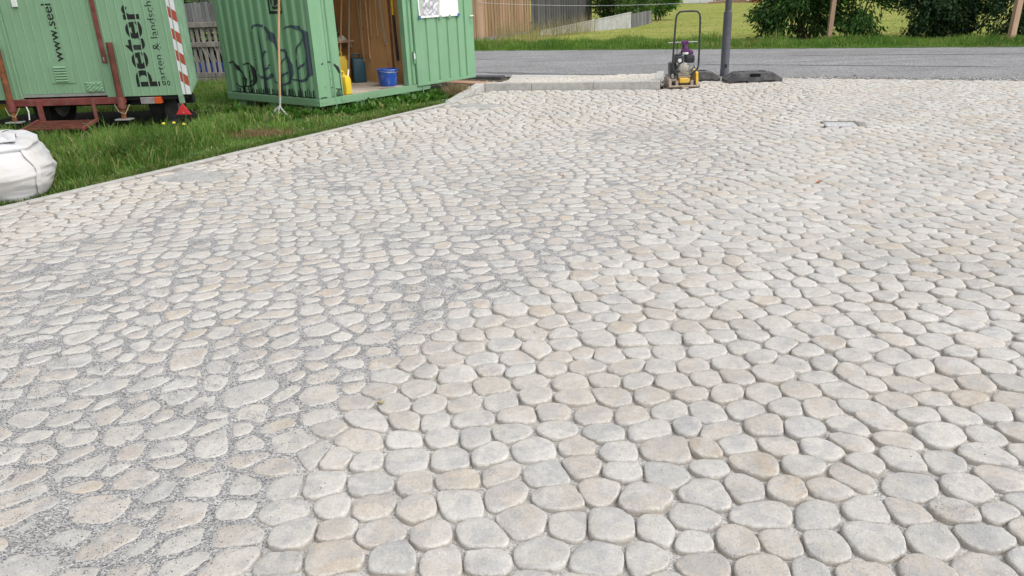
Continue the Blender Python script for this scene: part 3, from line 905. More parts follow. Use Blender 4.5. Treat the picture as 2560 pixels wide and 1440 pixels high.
# ------------------------------------------------------------------ pit beside the kerb: asphalt edge, plank, rubble
def jitter_slab(name, pts, z0, z1, mat, bev=.004, parent=None):
    return MB().prism(pts, z0, z1, lambda a, b, h: (a, b, h)).build(name, mat, parent, bev)
b = MB().prism([(-2.2, 15.42), (-.05, 14.56), (.02, 14.82), (-2.2, 15.72)], -.06, .035, lambda a, b, h: (a, b, h))
o = b.build('asphalt_edge', M['asphalt_dark'], None, .01); tag(o, kind='structure')
pk = MB().box(-.62, .62, -.11, .11, 0, .028).build('loose_plank', M['plank_red'], None, .004, loc=(-.72, 13.70, .035), rot=(R(3), R(1.5), R(-24)))
tag(pk, 'reddish wooden plank lying between the open green door and the kerb', 'plank')
# rubble heap: displaced mound + stones
gx_ = np.linspace(-1.5, .2, 60); gy_ = np.linspace(12.2, 14.9, 80)
X, Y = np.meshgrid(gx_, gy_)
Z = -.02 + .11 * np.exp(-(((X + 1.0) / .38) ** 2 + ((Y - 13.0) / .42) ** 2)) + .05 * (fbm(X, Y, .12, 3) - .4)
idx = np.arange(X.size).reshape(X.shape)
q = np.stack([idx[:-1, :-1], idx[:-1, 1:], idx[1:, 1:], idx[1:, :-1]], -1).reshape(-1, 4)
cx, cy = X.ravel()[q].mean(1), Y.ravel()[q].mean(1)
kp = (half(cx, cy, np.array([-.76, 11.56]), KA) < -.14) & (half(cx, cy, KA, np.array([.22, 13.95])) < -.03) & (cx < .1)
o = link_mesh('rubble', np_mesh('rubble', np.stack([X.ravel(), Y.ravel(), Z.ravel()], 1), q[kp], M['soil'], smooth=True)); tag(o, kind='structure')
n = 900
rx = RNG.normal(-.75, .40, n); ry = RNG.normal(13.1, .55, n)
kp = (half(rx, ry, np.array([-.76, 11.56]), KA) < -.16) & (rx < -.05) & (rx > -1.5) & (half(rx, ry, KA, np.array([.22, 13.95])) < -.05)
rx, ry = rx[kp], ry[kp]
rz = -.02 + .11 * np.exp(-(((rx + 1.0) / .38) ** 2 + ((ry - 13.0) / .42) ** 2)) + .05 * (fbm(rx, ry, .12, 3) - .4)
V, Fc, T = grains(rx, ry, rz + .006, np.exp(RNG.normal(math.log(.020), .4, len(rx))), RNG.choice([.18, .3, .42, .52], len(rx))[:, None] * np.array([[1, .96, .9]]))
o = link_mesh('rubble_stones', np_mesh('rubble_stones', V, Fc, M['grain'], {'tint': T})); tag(o, 'small grey and pale rubble stones heaped beside the dropped kerb', 'rubble', kind='stuff')

n = 5200
rx = RNG.uniform(2.6, 10.5, n); ry = road_near(rx) + np.abs(RNG.normal(0, .16, n)) - .10
rz = np.where(ry > road_near(rx), .05 * (1 - (2 * (ry - road_near(rx)) / 6.4 - 1) ** 2), .004)
V, Fc, T = grains(rx, ry, rz + .004, np.exp(RNG.normal(math.log(.009), .45, n)), RNG.choice([.15, .25, .38, .52], n)[:, None] * np.array([[1, .98, .94]]))
o = link_mesh('road_edge_grit', np_mesh('road_edge_grit', V, Fc, M['grain'], {'tint': T})); tag(o, 'loose grit scattered along the joint of road and paving', 'gravel', kind='stuff')
# ------------------------------------------------------------------ grass
def blades(x, y, z, h, w, lean, tint, bend=.6, seg=2):
    n = len(x)
    a = RNG.random(n) * 2 * math.pi
    la = RNG.random(n) * 2 * math.pi
    ln = lean * RNG.random(n) * h
    px_, py_ = np.cos(a) * w * .5, np.sin(a) * w * .5
    lx_, ly_ = np.cos(la) * ln, np.sin(la) * ln
    V = np.zeros((n, 5, 3))
    V[:, 0] = np.stack([x - px_, y - py_, z], 1); V[:, 1] = np.stack([x + px_, y + py_, z], 1)
    f = .55
    V[:, 2] = np.stack([x + px_ * .8 + lx_ * f * (1 - bend * .6), y + py_ * .8 + ly_ * f * (1 - bend * .6), z + h * f], 1)
    V[:, 3] = np.stack([x - px_ * .8 + lx_ * f * (1 - bend * .6), y - py_ * .8 + ly_ * f * (1 - bend * .6), z + h * f], 1)
    V[:, 4] = np.stack([x + lx_, y + ly_, z + h * (1 - .25 * (ln / np.maximum(h, 1e-4)))], 1)
    k = (np.arange(n) * 5)[:, None]
    return V.reshape(-1, 3), np.array([[0, 1, 2, 3]]) + k, np.array([[3, 2, 4]]) + k, np.repeat(tint, 5, 0)
def grass_tint(x, y, lo, hi, dry, seed, dryamt=.25):
    n = len(x)
    f = np.clip(fbm(x, y, .5, seed) + RNG.normal(0, .16, n), 0, 1)[:, None]
    c = np.array(lo)[None] * (1 - f) + np.array(hi)[None] * f
    dm = (RNG.random(n) < dryamt * 2 * np.clip(fbm(x, y, 1.2, seed + 5) - .25, 0, 1))[:, None]
    return np.where(dm, np.array(dry)[None] * RNG.uniform(.7, 1.2, (n, 1)), c)
def grass_obj(name, x, y, z, h, w, lean, tint, label, cat='grass', mat='blade'):
    V, Q, T3, T = blades(x, y, z, h, w, lean, tint)
    o = link_mesh(name, np_mesh(name, V, [Q, T3], M[mat], {'tint': T}))
    tag(o, label, cat, kind='stuff'); return o
# lawn
n = 120000
x = RNG.uniform(-9, .2, n); y = RNG.uniform(5.0, 17.5, n)
dd = -edge_d(x, y)
kp = (dd > .02) & (dd < 9) & (y < road_near(x) - .5) & (x > -.78 * y) & ~((y > 12.2) & (x > -1.6))
kp &= (RNG.random(n) < np.where(y > 12.5, .45, 1.0))
cont_c = np.array([-2.525, 10.63]); cr = R(50.9)
def cont_local(x, y):
    dx, dy = x - cont_c[0], y - cont_c[1]
    return dx * math.cos(cr) + dy * math.sin(cr), -dx * math.sin(cr) + dy * math.cos(cr)
lu, lv = cont_local(x, y)
kp &= ~((lu > .25) & (lu < 2.1) & (lv > .25) & (lv < 2.1))
tu = (x + 3.9) * math.cos(R(3.7)) - (y - 9.75) * math.sin(R(3.7)); tv = (x + 3.9) * math.sin(R(3.7)) + (y - 9.75) * math.cos(R(3.7))
kp &= ~((tv > .10) & (tv < 1.9) & (tu < -.1 - .40 * tv) & (RNG.random(n) < .93))
# dry worn spot in front of the container
bare = np.exp(-(((x + 3.17) / .40) ** 2 + ((y - 9.38) / .20) ** 2))
kp &= RNG.random(n) > bare * .8
x, y, dd, bare = x[kp], y[kp], dd[kp], bare[kp]
und = ((x < -3.6) & (y > 9.4))          # unmown under the trailer
tall = sstep(.25, .9, dd + .5 * (fbm(x, y, .6, 7) - .5))
h = (.02 + .12 * tall * sstep(.3, .75, fbm(x, y, .45, 9))) * RNG.uniform(.5, 1.5, len(x))
h = h * np.where((x < -3.4) & (y < 9.6), 1.55, 1.0) * (1 - .6 * bare)
tn = grass_tint(x, y, (.068, .145, .026), (.225, .36, .080), (.42, .37, .18), 15, .42)
tn = np.where((RNG.random(len(x)) < bare * .9)[:, None], np.array([[.24, .17, .08]]), tn)
edge_dry = (dd < .35) & (RNG.random(len(x)) < .25)
tn[edge_dry] = np.array([.20, .19, .085])
grass_obj('lawn_grass', x, y, lawn_z(x, y), h, .006 + .008 * RNG.random(len(x)), .95, tn, 'green grass of the lawn in front of trailer and container')
# tufts overhanging the edging and round the bag
n = 5000
s_ = RNG.uniform(4.0, 12.0, n); x = EDG_A[0] + EDG_U[0] * s_ - EDG_N[0] * RNG.uniform(.05, .22, n); y = EDG_A[1] + EDG_U[1] * s_ - EDG_N[1] * RNG.uniform(.05, .22, n)
dd2 = -edge_d(x, y)
grass_obj('edge_tufts', x, y, np.full(n, -.01), RNG.uniform(.03, .09, n) * (fbm(x, y, .3, 3) + .3), .007, 1.3, grass_tint(x, y, (.045, .10, .015), (.13, .22, .04), (.28, .25, .11), 19, .4), 'short ragged grass tufts leaning over the lawn edging')
n = 9000
cl_ = RNG.uniform(0, 1, (260, 2)); ci = RNG.integers(0, 260, n)
x = -6.6 + cl_[ci, 0] * 3.4 + RNG.normal(0, .09, n); y = 7.0 + cl_[ci, 1] * 3.4 + RNG.normal(0, .09, n)
dd2 = -edge_d(x, y)
kp = (dd2 > .28) & (y < np.where(x < -4.6, 8.9, 9.5)) & ((x + 4.62) ** 2 + (y - 6.62) ** 2 > .36)
x, y = x[kp], y[kp]
grass_obj('long_grass', x, y, lawn_z(x, y), RNG.uniform(.10, .27, len(x)), .007 + .005 * RNG.random(len(x)), 1.5, grass_tint(x, y, (.05, .11, .018), (.15, .26, .05), (.32, .28, .13), 23, .3), 'long arching grass blades between the bulk bag and the trailer')
# verge beyond the road
def far_edge_pts(n, d0, d1, x0=-2.5, x1=17):
    x = RNG.uniform(x0, x1, n); d = d0 + (d1 - d0) * RNG.random(n) ** 1.4
    return x, road_far(x) + d, d
x, y, d = far_edge_pts(46000, .0, 2.8)
kp = (x > -.12 * y) & (x < .72 * y)
x, y, d = x[kp], y[kp], d[kp]
h = (.04 + .44 * sstep(0, .7, d) * (1 - .75 * sstep(1.2, 2.8, d)) * fbm(x, y, .7, 27) ** 1.3) * RNG.uniform(.6, 1.3, len(x))
h = h * np.where(x > 9, .6, 1.0)
tn = grass_tint(x, y, (.06, .15, .022), (.19, .33, .058), (.40, .35, .16), 31, .22)
grass_obj('verge_grass', x, y, field_z(x, y), h, .011 + .006 * RNG.random(len(x)), .7, tn, 'tall uncut grass of the verge along the far road edge')
# tall pale seed stalks by the fences
n = 700
x = RNG.uniform(-.2, 3.4, n); y = 24.4 + 1.45 * x + RNG.normal(.2, .7, n)
kp = (y < 26.2 + 1.15 * x); x, y = x[kp], y[kp]
h = RNG.uniform(.35, .85, len(x))
grass_obj('seed_stalks', x, y, field_z(x, y), h, .010, .35, np.repeat(np.array([[.34, .29, .16]]), len(x), 0) * RNG.uniform(.7, 1.2, (len(x), 1)), 'pale dry seed stalks standing before the dark plank fence')
# field grass further back, short
n = 26000
y = 21 + 38 * RNG.random(n) ** 1.7; x = RNG.uniform(.0, .62, n) * y
kp = (y > road_far(x) + 2.0); x, y = x[kp], y[kp]
tn = grass_tint(x, y, (.19, .25, .05), (.30, .34, .08), (.38, .34, .14), 37, .3)
grass_obj('field_grass', x, y, field_z(x, y) - .01, RNG.uniform(.015, .04, len(x)), .03, 1.0, tn, 'short yellow-green mown grass of the field behind the road')
# broad weeds by the container sill
def weeds(cx, cy, cz, n, size, tint):
    V, Q, T = [], [], []
    for i in range(len(cx)):
        for k in range(n):
            a = random.random() * 2 * math.pi; L_ = size[i] * random.uniform(.5, 1.2); el = random.uniform(.25, 1.25); w_ = L_ * random.uniform(.16, .28)
            d_ = np.array([math.cos(a) * math.cos(el), math.sin(a) * math.cos(el), math.sin(el)])
            sd = np.array([-math.sin(a), math.cos(a), 0]) * w_
            p0 = np.array([cx[i] + random.gauss(0, .04), cy[i] + random.gauss(0, .04), cz[i]])
            p1 = p0 + d_ * L_ * .5; p2 = p0 + d_ * L_ + np.array([0, 0, -.3 * L_ * math.cos(el)])
            bse = len(V); V += [p0, p1 - sd, p2, p1 + sd]; Q.append((bse, bse + 1, bse + 2, bse + 3))
            c = tint * random.uniform(.6, 1.3); T += [c] * 4
    return np.array(V), np.array(Q), np.array(T)
n = 330
u = RNG.uniform(.15, 2.6, n); vv = -np.abs(RNG.normal(.10, .16, n)) + .10
u2 = RNG.uniform(.2, 2.1, 70); v2 = RNG.uniform(-.25, .05, 70)
cu = np.concatenate([u, RNG.normal(-.2, .15, 60)]); cvv = np.concatenate([vv, RNG.uniform(-.1, 2.2, 60)])
wx = cont_c[0] + cu * math.cos(cr) - cvv * math.sin(cr); wy = cont_c[1] + cu * math.sin(cr) + cvv * math.cos(cr)
kp = edge_d(wx, wy) < -.22
wx, wy = wx[kp], wy[kp]
V, Q, T = weeds(wx, wy, lawn_z(wx, wy), 12, RNG.uniform(.06, .17, len(wx)), np.array([.075, .18, .03]))
o = link_mesh('broad_leaf_weeds', np_mesh('broad_leaf_weeds', V, Q, M['leaf'], {'tint': T})); tag(o, 'broad-leaved green weeds growing along the sill of the green container', 'weeds', kind='stuff')
# dry clump by the kerb
n = 900
x = RNG.normal(-.78, .10, n); y = RNG.normal(12.45, .14, n)
grass_obj('dry_grass_clump', x, y, np.zeros(n), RNG.uniform(.08, .22, n), .008, 1.0, np.repeat(np.array([[.30, .22, .13]]), n, 0) * RNG.uniform(.6, 1.2, (n, 1)), 'brown dried grass clump beside the dropped kerb', 'grass')
n = 5200
x = RNG.normal(-3.17, .24, n); y = RNG.normal(9.38, .12, n)
grass_obj('dry_thatch', x, y, lawn_z(x, y), RNG.uniform(.012, .045, n), .009, 1.8, np.repeat(np.array([[.29, .205, .115]]), n, 0) * RNG.uniform(.55, 1.25, (n, 1)), 'brown dry thatch on the worn spot of the lawn before the container', 'grass')
# dandelions
for lab, (x, y) in {'largest yellow dandelion in the grass, nearest the red step': (-4.08, 9.22), 'middle yellow dandelion of three in the lawn grass': (-3.97, 9.25), 'small yellow dandelion nearest the red triangle': (-3.80, 9.12)}.items():
    e = empty('dandelion', (x, y, 0)); tag(e, lab, 'flower', 'dandelions in the lawn')
    MB().tube([(0, 0, 0), (.005, .0, .10), (.008, 0, .17)], .003, 6).build('stem', M['green_side'], e)
    MB().lathe([(.002, .164), (.014, .168), (.021, .178), (.015, .192), (.001, .196)], 12).build('flower_head', M['flower'], e, smooth=True)

# ------------------------------------------------------------------ green site container
CT = empty('site_container', (-2.525, 10.63, 0), cr)
tag(CT, 'green corrugated site container with open door and dark tree drawings', 'container')
HT = 2.35; LW, LF = 2.22, 2.15
PER, DEP = .193, .030
def prof(u):
    t_ = ((u + .05) % PER) / PER
    if t_ < .26: return 0.0
    if t_ < .42: return DEP * (t_ - .26) / .16
    if t_ < .84: return DEP
    return DEP * (1 - (t_ - .84) / .16)
# left wall (corrugated sheet with thickness)
us = sorted(set([.07 + i * .004 for i in range(int((LW - .14) / .004) + 1)]))
keyu = []
k = -1
u0 = .07
brk = [u0]
for i in range(14):
    for t_ in (0.0, .26, .42, .84):
        uu = (i + t_) * PER - .05
        if u0 < uu < LW - .07: brk.append(uu)
brk.append(LW - .07); brk = sorted(brk)
b = MB()
out = [(prof(u_) , u_) for u_ in brk]
b.prism([(x_, y_) for x_, y_ in out] + [(x_ + .012, y_) for x_, y_ in out[::-1]], .225, HT - .1, lambda a, b_, h: (a, b_, h))
b.build('corrugated_wall', M['green_cont'], CT)
# back wall (plain) and far wall
MB().box(.09, LF, LW - .03, LW - .012, .225, HT - .1).build('back_wall', M['green_cont'], CT)
MB().box(LF - .03, LF - .012, .09, LW - .035, .225, HT - .1).build('end_wall', M['green_cont'], CT)
MB().box(-.01, LF + .01, -.01, LW + .01, HT - .02, HT + .03).build('roof', M['green_cont'], CT, .01)
# base frame
b = MB()
b.box(-.012, .05, .055, LW, .12, .222); 
b.build('base_rail', M['green_dirty'], CT, .006)
MB().box(-.012, LF, -.012, .05, .12, .218).build('base_rail', M['green_dirty'], CT, .006)
MB().box(.052, LF, LW - .06, LW, .12, .22).build('base_rail', M['green_dirty'], CT, .006)
# bolts
for (x_, y_, z_) in ((-.014, .03, .145), (-.014, .03, .195), (-.014, 1.10, .19), (-.014, 2.18, .145), (-.014, 2.18, .195)):
    MB().lathe([(.0, .006), (.009, .005), (.011, 0)], 8, Matrix.Translation((x_, y_, z_)) @ Matrix.Rotation(R(-90), 4, 'Y')).build('bolt', M['green_dirty'], CT, smooth=True)
for x_ in (.04, .10, 1.05, 1.95):
    MB().lathe([(.0, .006), (.009, .005), (.011, 0)], 8, Matrix.Translation((x_, -.014, .17)) @ Matrix.Rotation(R(90), 4, 'X')).build('bolt', M['green_dirty'], CT, smooth=True)
# corner posts and front panel strips (folded sheet profile)
b = MB()
fp = [(-.0, 0), (.135, 0), (.155, .035), (.205, .035), (.225, 0), (.255, 0), (.262, .022), (.285, .022), (.292, 0), (.425, 0), (.425, .09), (.415, .09), (.415, .012), (.012, .012), (.012, .07), (0, .07)]
b.prism(fp, .222, HT - .05, lambda a, b_, h: (a, b_, h)); b.build('front_post', M['green_cont'], CT, .003)
MB().box(0, .08, LW - .08, LW, .222, HT - .05).build('corner_post', M['green_cont'], CT, .008)
fp = [(1.70, 0), (1.755, 0), (1.765, .03), (1.80, .03), (1.81, 0), (1.86, 0), (1.86, .10), (1.70, .10)]
b = MB(); b.prism(fp, .222, HT - .05, lambda a, b_, h: (a, b_, h)); b.build('front_post', M['green_cont'], CT, .003)
MB().box(1.865, LF, .02, .06, .222, HT - .05).build('front_panel', M['green_cont'], CT)
# thin rod down the front post, lifting into the grass
MB().tube([(.272, -.012, HT - .3), (.272, -.012, .06)], .007, 8).build('latch_rod', M['green_cont'], CT)
MB().box(.36, .44, -.02, -.0135, .155, .215).build('sill_plate', M['green_dirty'], CT, .003)
# feet
for (x_, y_) in ((.72, .10), (1.62, .10), (.10, .30), (.10, 1.9), (.10, 1.1)):
    b = MB(); b.box(x_ - .09, x_ + .09, y_ - .10, y_ + .10, .104, .119); b.box(x_ - .085, x_ - .07, y_ - .09, y_ + .09, -.02, .104); b.box(x_ + .07, x_ + .085, y_ - .09, y_ + .09, -.02, .104)
    b.build('foot', M['green_dirty'], CT, .003)
MB().tube([(1.98, -.02, .2), (1.98, -.02, .06)], .008, 8).build('latch_rod', M['green_dirty'], CT)
MB().box(1.93, 2.03, -.06, .02, .048, .058).build('latch_foot', M['green_dirty'], CT)
# floor boards
for i in range(9):
    MB().box(.30 + i * .182, .30 + (i + 1) * .182 - .004, .056, LW - .08, .196, .214).build('floor_board', M['floor_wood'], CT)
# plywood lining
MB().box(1.925, 1.943, .05, LW - .06, .214, HT - .12).build('lining_panel', M['ply'], CT)
MB().box(.10, 1.92, LW - .085, LW - .067, .214, HT - .12).build('lining_panel', M['ply'], CT)
MB().box(.062, .08, .10, LW - .09, .214, HT - .12).build('lining_panel', M['ply'], CT)
# door: hinged at the right post, swung right round
DX0, DX1 = 1.87, 3.22
fold = [(DX0, 0), (DX0 + .19, 0)]
x_ = DX0 + .21
for i in range(4):
    c_ = DX0 + .245 + i * .235
    fold += [(c_ - .028, 0), (c_ - .018, .022), (c_ + .018, .022), (c_ + .030, 0)]
fold += [(DX1 - .24, 0), (DX1 - .228, .024), (DX1 - .205, .024), (DX1 - .195, 0), (DX1, 0)]
b = MB(); yo = -.035
pts = [(a, q_ + yo) for a, q_ in fold]
b.prism(pts + [(a, q_ + .006) for a, q_ in pts[::-1]], .235, HT - .12, lambda a, b_, h: (a, b_, h))
dro = b.build('door', M['green_cont'], CT)
MB().box(DX0 - .002, DX1 + .002, yo - .003, yo + .035, .19, .234).build('door_rail', M['green_cont'], dro, .005)
MB().box(DX0 - .004, DX0 + .028, yo + .008, yo + .036, .236, HT - .12).build('door_edge', M['green_cont'], dro, .004)
MB().box(DX1 - .02, DX1, yo + .008, yo + .036, .236, HT - .12).build('door_edge', M['green_cont'], dro, .004)
for z_ in (.62, 1.55):
    MB().tube([(DX0 - .035, yo + .012, z_ - .09), (DX0 - .035, yo + .012, z_ + .09)], .016, 10).build('hinge', M['green_cont'], dro)
MB().box(DX0 - .052, DX0 - .030, yo - .012, yo - .004, .60, .68).build('hinge_plate', M['white_metal'], dro)
MB().box(DX1 - .10, DX1 - .01, yo - .03, yo - .018, 1.15, 1.168).build('door_handle', M['white_metal'], dro, .003)
MB().box(DX1 - .075, DX1 - .03, yo - .008, yo - .004, 1.04, 1.12).build('lock_plate', M['green_cont'], dro, .002)

# drawings of trees on the wall: ribbons that follow the folds of the sheet
def ribbon(b, pts, surf, nsub=10):
    """pts [(u,z,w)] -> strip; surf(u,z)->xyz"""
    pts = [(a_, c_, max(w_ * (1.5 + min(.6, w_ * 9)), .013)) for a_, c_, w_ in pts]
    P2 = []
    for i in range(len(pts) - 1):
        (u0, z0, w0), (u1, z1, w1) = pts[i], pts[i + 1]
        m_ = max(1, int(math.hypot(u1 - u0, z1 - z0) / .008))
        for k in range(m_): f = k / m_; P2.append((u0 + (u1 - u0) * f, z0 + (z1 - z0) * f, w0 + (w1 - w0) * f))
    P2.append(pts[-1])
    rows = []
    for i, (u_, z_, w_) in enumerate(P2):
        a, c_ = P2[max(0, i - 1)], P2[min(len(P2) - 1, i + 1)]
        tx, tz = c_[0] - a[0], c_[1] - a[1]; l_ = math.hypot(tx, tz) or 1
        nx, nz = -tz / l_, tx / l_
        m_ = max(1, int(w_ / .008))
        rows.append((u_ - nx * w_ / 2, z_ - nz * w_ / 2, u_ + nx * w_ / 2, z_ + nz * w_ / 2))
    nc = max(1, max(int(p[2] / .008) for p in P2))
    vs, fs = [], []
    for r_ in rows:
        for k in range(nc + 1):
            f = k / nc; vs.append(surf(r_[0] + (r_[2] - r_[0]) * f, r_[1] + (r_[3] - r_[1]) * f))
    for i in range(len(rows) - 1):
        for k in range(nc):
            a = i * (nc + 1) + k; fs.append((a, a + 1, a + nc + 2, a + nc + 1))
    b.add(vs, fs)
wall_s = lambda u_, z_: (min(prof(u_ - .006), prof(u_), prof(u_ + .006)) - .004, u_, z_)
def draw(name, strokes, mat, surf, parent):
    b = MB()
    for st_ in strokes: ribbon(b, st_, surf)
    me = bpy.data.meshes.new(name); me.from_pydata(b.v, [], b.f); me.materials.append(mat)
    return link_mesh(name, me, parent)
big = [
 [(1.23, .23, .050), (1.215, .60, .040), (1.22, .85, .022), (1.235, 1.12, .006)],
 [(1.20, .74, .030), (1.09, .84, .020)], [(1.06, .98, .008), (1.035, 1.04, .006)],
 [(1.20, .57, .024), (1.08, .61, .016)], [(1.09, .63, .010), (1.06, .66, .006)],
 [(1.34, 1.14, .014), (1.30, 1.17, .020)], [(1.30, 1.18, .016), (1.20, 1.19, .020), (1.08, 1.175, .022)],
 [(1.07, 1.16, .020), (.98, 1.09, .055), (.90, 1.02, .060), (.87, .97, .030), (.84, .87, .014)],
 [(.85, .865, .016), (.76, .86, .018), (.66, .85, .022)],
 [(.665, .85, .016), (.62, .77, .050), (.575, .66, .065), (.575, .55, .065), (.62, .46, .040), (.66, .41, .022)], [(.66, .42, .022), (.72, .395, .020), (.80, .38, .012)],
 [(1.35, .505, .010), (1.31, .49, .020)], [(1.30, .475, .022), (1.20, .455, .024), (1.10, .46, .018)], [(1.10, .46, .014), (1.06, .50, .034), (1.03, .51, .030), (.98, .44, .014), (.92, .41, .010), (.85, .40, .008)],
 [(.87, .23, .040), (.85, .5, .028), (.83, .83, .010)], [(.77, .66, .018), (.66, .77, .008)], [(.79, .50, .022), (.655, .56, .014)],
 [(.425, .23, .036), (.43, .50, .026), (.44, .73, .014)], [(.435, .70, .018), (.36, .88, .018), (.24, 1.01, .008)], [(.43, .585, .022), (.26, .69, .016)], [(.235, .70, .010), (.17, .75, .005)],
 [(.60, 1.13, .008), (.52, 1.16, .014), (.43, 1.17, .020), (.26, 1.14, .036)],
 [(.25, 1.13, .030), (.16, 1.06, .060), (.10, .96, .085), (.085, .84, .085), (.10, .72, .085), (.15, .60, .075), (.235, .50, .030)],
 [(.235, .495, .030), (.31, .46, .022), (.42, .45, .016)], [(.42, .455, .014), (.52, .465, .014), (.62, .50, .008)],
]
draw('tree_drawing', big, M['dark_paint_sheen'], wall_s, CT)
small = [
 [(1.955, .225, .030), (1.945, .40, .022), (1.935, .63, .008)], [(1.805, .225, .026), (1.80, .36, .016), (1.79, .50, .008)], [(1.625, .225, .022), (1.615, .40, .014), (1.60, .62, .007)],
 [(2.06, .655, .010), (2.00, .67, .014), (1.93, .672, .012)], [(1.93, .665, .020), (1.87, .60, .034), (1.82, .54, .018), (1.80, .525, .010)], [(1.80, .525, .016), (1.71, .525, .016)],
 [(1.72, .51, .012), (1.69, .43, .030), (1.70, .34, .022), (1.75, .30, .012), (1.85, .31, .012), (1.92, .36, .012)], [(2.00, .345, .012), (1.95, .34, .014)],
 [(1.69, .64, .010), (1.60, .66, .014), (1.50, .65, .012)], [(1.50, .64, .018), (1.46, .55, .034), (1.455, .45, .034), (1.49, .37, .022), (1.53, .34, .010)], [(1.54, .35, .014), (1.63, .325, .014), (1.71, .335, .010)],
 [(1.61, .46, .014), (1.52, .56, .008)], [(1.61, .38, .014), (1.50, .42, .008)], [(1.80, .36, .012), (1.71, .46, .008)], [(1.79, .31, .010), (1.72, .34, .006)],
]
draw('tree_drawing', small, M['ink'], wall_s, CT)
gr_ = [[(2.08, .236, .008), (.03, .236, .008)]]
u_ = 1.90
while u_ > .03:
    far_ = u_ / 1.9
    gr_.append([(u_, .24, .010), (u_ + random.uniform(-.01, .01), .24 + random.uniform(.04, .085) + .03 * (1 - far_), .008)]); u_ -= random.uniform(.026, .042)
draw('grass_drawing', gr_, M['ink'], wall_s, CT)
sq = [[(.88, 1.75, .012), (.88, 1.345, .012)], [(.89, 1.35, .022), (.57, 1.35, .022)], [(.575, 1.345, .012), (.575, 1.75, .012)], [(.57, 1.74, .022), (.89, 1.74, .022)]]
cir = []
for k in range(25):
    q_ = 2 * math.pi * k / 24; cir.append((.725 + .11 * math.cos(q_), 1.545 + .14 * math.sin(q_), .020))
sq.append(cir)
sq.append([(.725, 1.43, .01), (.69, 1.50, .04), (.725, 1.58, .01)])
draw('emblem_drawing', sq, M['ink'], wall_s, CT)
# tiny upright line of lettering, unreadable in the picture: rows of small marks
tm = []
for row in (0, .022):
    z_ = .56
    while z_ < 1.10 - row * 2:
        L_ = random.uniform(.012, .05); tm.append([(1.405 - row, z_, .010), (1.405 - row, z_ + L_, .010)]); z_ += L_ + random.uniform(.006, .02)
draw('small_print', tm, M['dark_paint'], wall_s, CT)
front_s = lambda u_, z_: (u_, (.0315 if .155 < u_ < .205 else (.0 if u_ < .135 or u_ > .225 else .016)) - .0035 if not (.255 < u_ < .292) else .018, z_)
fr_ = [[(.175, .235, .018), (.17, .45, .012), (.165, .68, .006)], [(.10, .67, .010), (.16, .70, .012), (.25, .69, .012)], [(.31, .66, .014), (.37, .60, .028), (.40, .53, .018)], [(.12, .37, .010), (.19, .345, .014), (.26, .36, .008)],
       [(.17, .41, .010), (.235, .47, .006)], [(.17, .50, .010), (.235, .58, .006)], [(.30, .33, .008), (.40, .315, .008)], [(.02, .236, .007), (.41, .236, .007)], [(.395, .24, .010), (.39, .52, .008)]]
for u_ in (.20, .225, .25, .305, .325, .345, .365): fr_.append([(u_, .24, .006), (u_, .24 + random.uniform(.04, .08), .005)])
draw('tree_drawing', fr_, M['ink'], front_s, CT)

# inside the container: shelf and tools are things of their own
def cw(u_, v_, z_):
    return Vector((cont_c[0] + u_ * math.cos(cr) - v_ * math.sin(cr), cont_c[1] + u_ * math.sin(cr) + v_ * math.cos(cr), z_))
sh = empty('wall_shelf', cw(1.66, 1.75, 0), cr); tag(sh, 'short wooden shelf in the back corner of the green container', 'shelf')
MB().box(-.26, .255, -.34, .36, .83, .86).build('board', M['post_wood'], sh, .003)
MB().box(.20, .245, -.30, .34, .74, .829).build('bracket', M['post_wood'], sh, .003)
it = empty('shelf_machine', cw(1.66, 1.68, .862), cr); tag(it, 'dark grey power tool standing on the container shelf', 'power tool')
MB().box(-.09, .09, -.10, .10, .12, .34).build('housing', M['grey_item'], it, .02)
MB().box(-.06, .06, -.07, .07, .0, .119).build('base', M['grey_item'], it, .02)
MB().tube([(-.10, -.11, .08), (-.02, -.15, .10), (.08, -.11, .08)], .03, 10).build('handle', M['grey_item'], it, smooth=True)
it = empty('white_pouch', cw(1.72, 1.50, .862), cr)
tag(it, 'white pointed bag lying on the front of the container shelf', 'bag')
MB().add([(-.09, -.06, 0), (.09, -.06, 0), (.10, .06, 0), (-.08, .06, 0), (-.02, -.03, .11), (.03, .02, .12)], [(0, 3, 2, 1), (0, 1, 4), (1, 2, 5, 4), (2, 3, 5), (3, 0, 4, 5)]).build('pouch', M['white_plastic'], it, .008, True)
WU = 1.895
tools = [  # (v_top, z_top, v_bot, z_bot, radius, material, label)
 (1.34, 1.95, 1.52, .216, .014, 'wood_handle', 'brown wooden handle standing at the far left of the container wall', -.12, .16),
 (1.22, 1.95, 1.30, .216, .016, 'wood_handle_grey', 'pale long wooden handle reaching the container floor beside the jerrycans', -.08, .20),
 (1.21, 1.9, 1.21, .66, .013, 'wood_handle_grey', 'dark wooden handle hanging behind the long floor-standing handles', 0, 0),
 (1.13, 1.9, 1.21, .31, .014, 'wood_handle', 'long wooden handle ending just above the container floor', 0, 0),
 (1.01, 1.9, 1.04, .57, .014, 'wood_handle', 'wooden handle hanging on the plywood with its end at knee height', 0, 0),
 (.90, 1.9, .97, .90, .012, 'wood_handle', 'thin wooden handle hanging fifth from the left on the plywood', 0, 0),
 (.78, 1.9, .82, .90, .012, 'wood_handle', 'thin wooden handle hanging left of the flat square-edged handle', 0, 0),
 (.50, 1.9, .51, .44, .016, 'rust', 'rusty brown iron bar hanging beside the yellow and black handle', 0, 0),
]
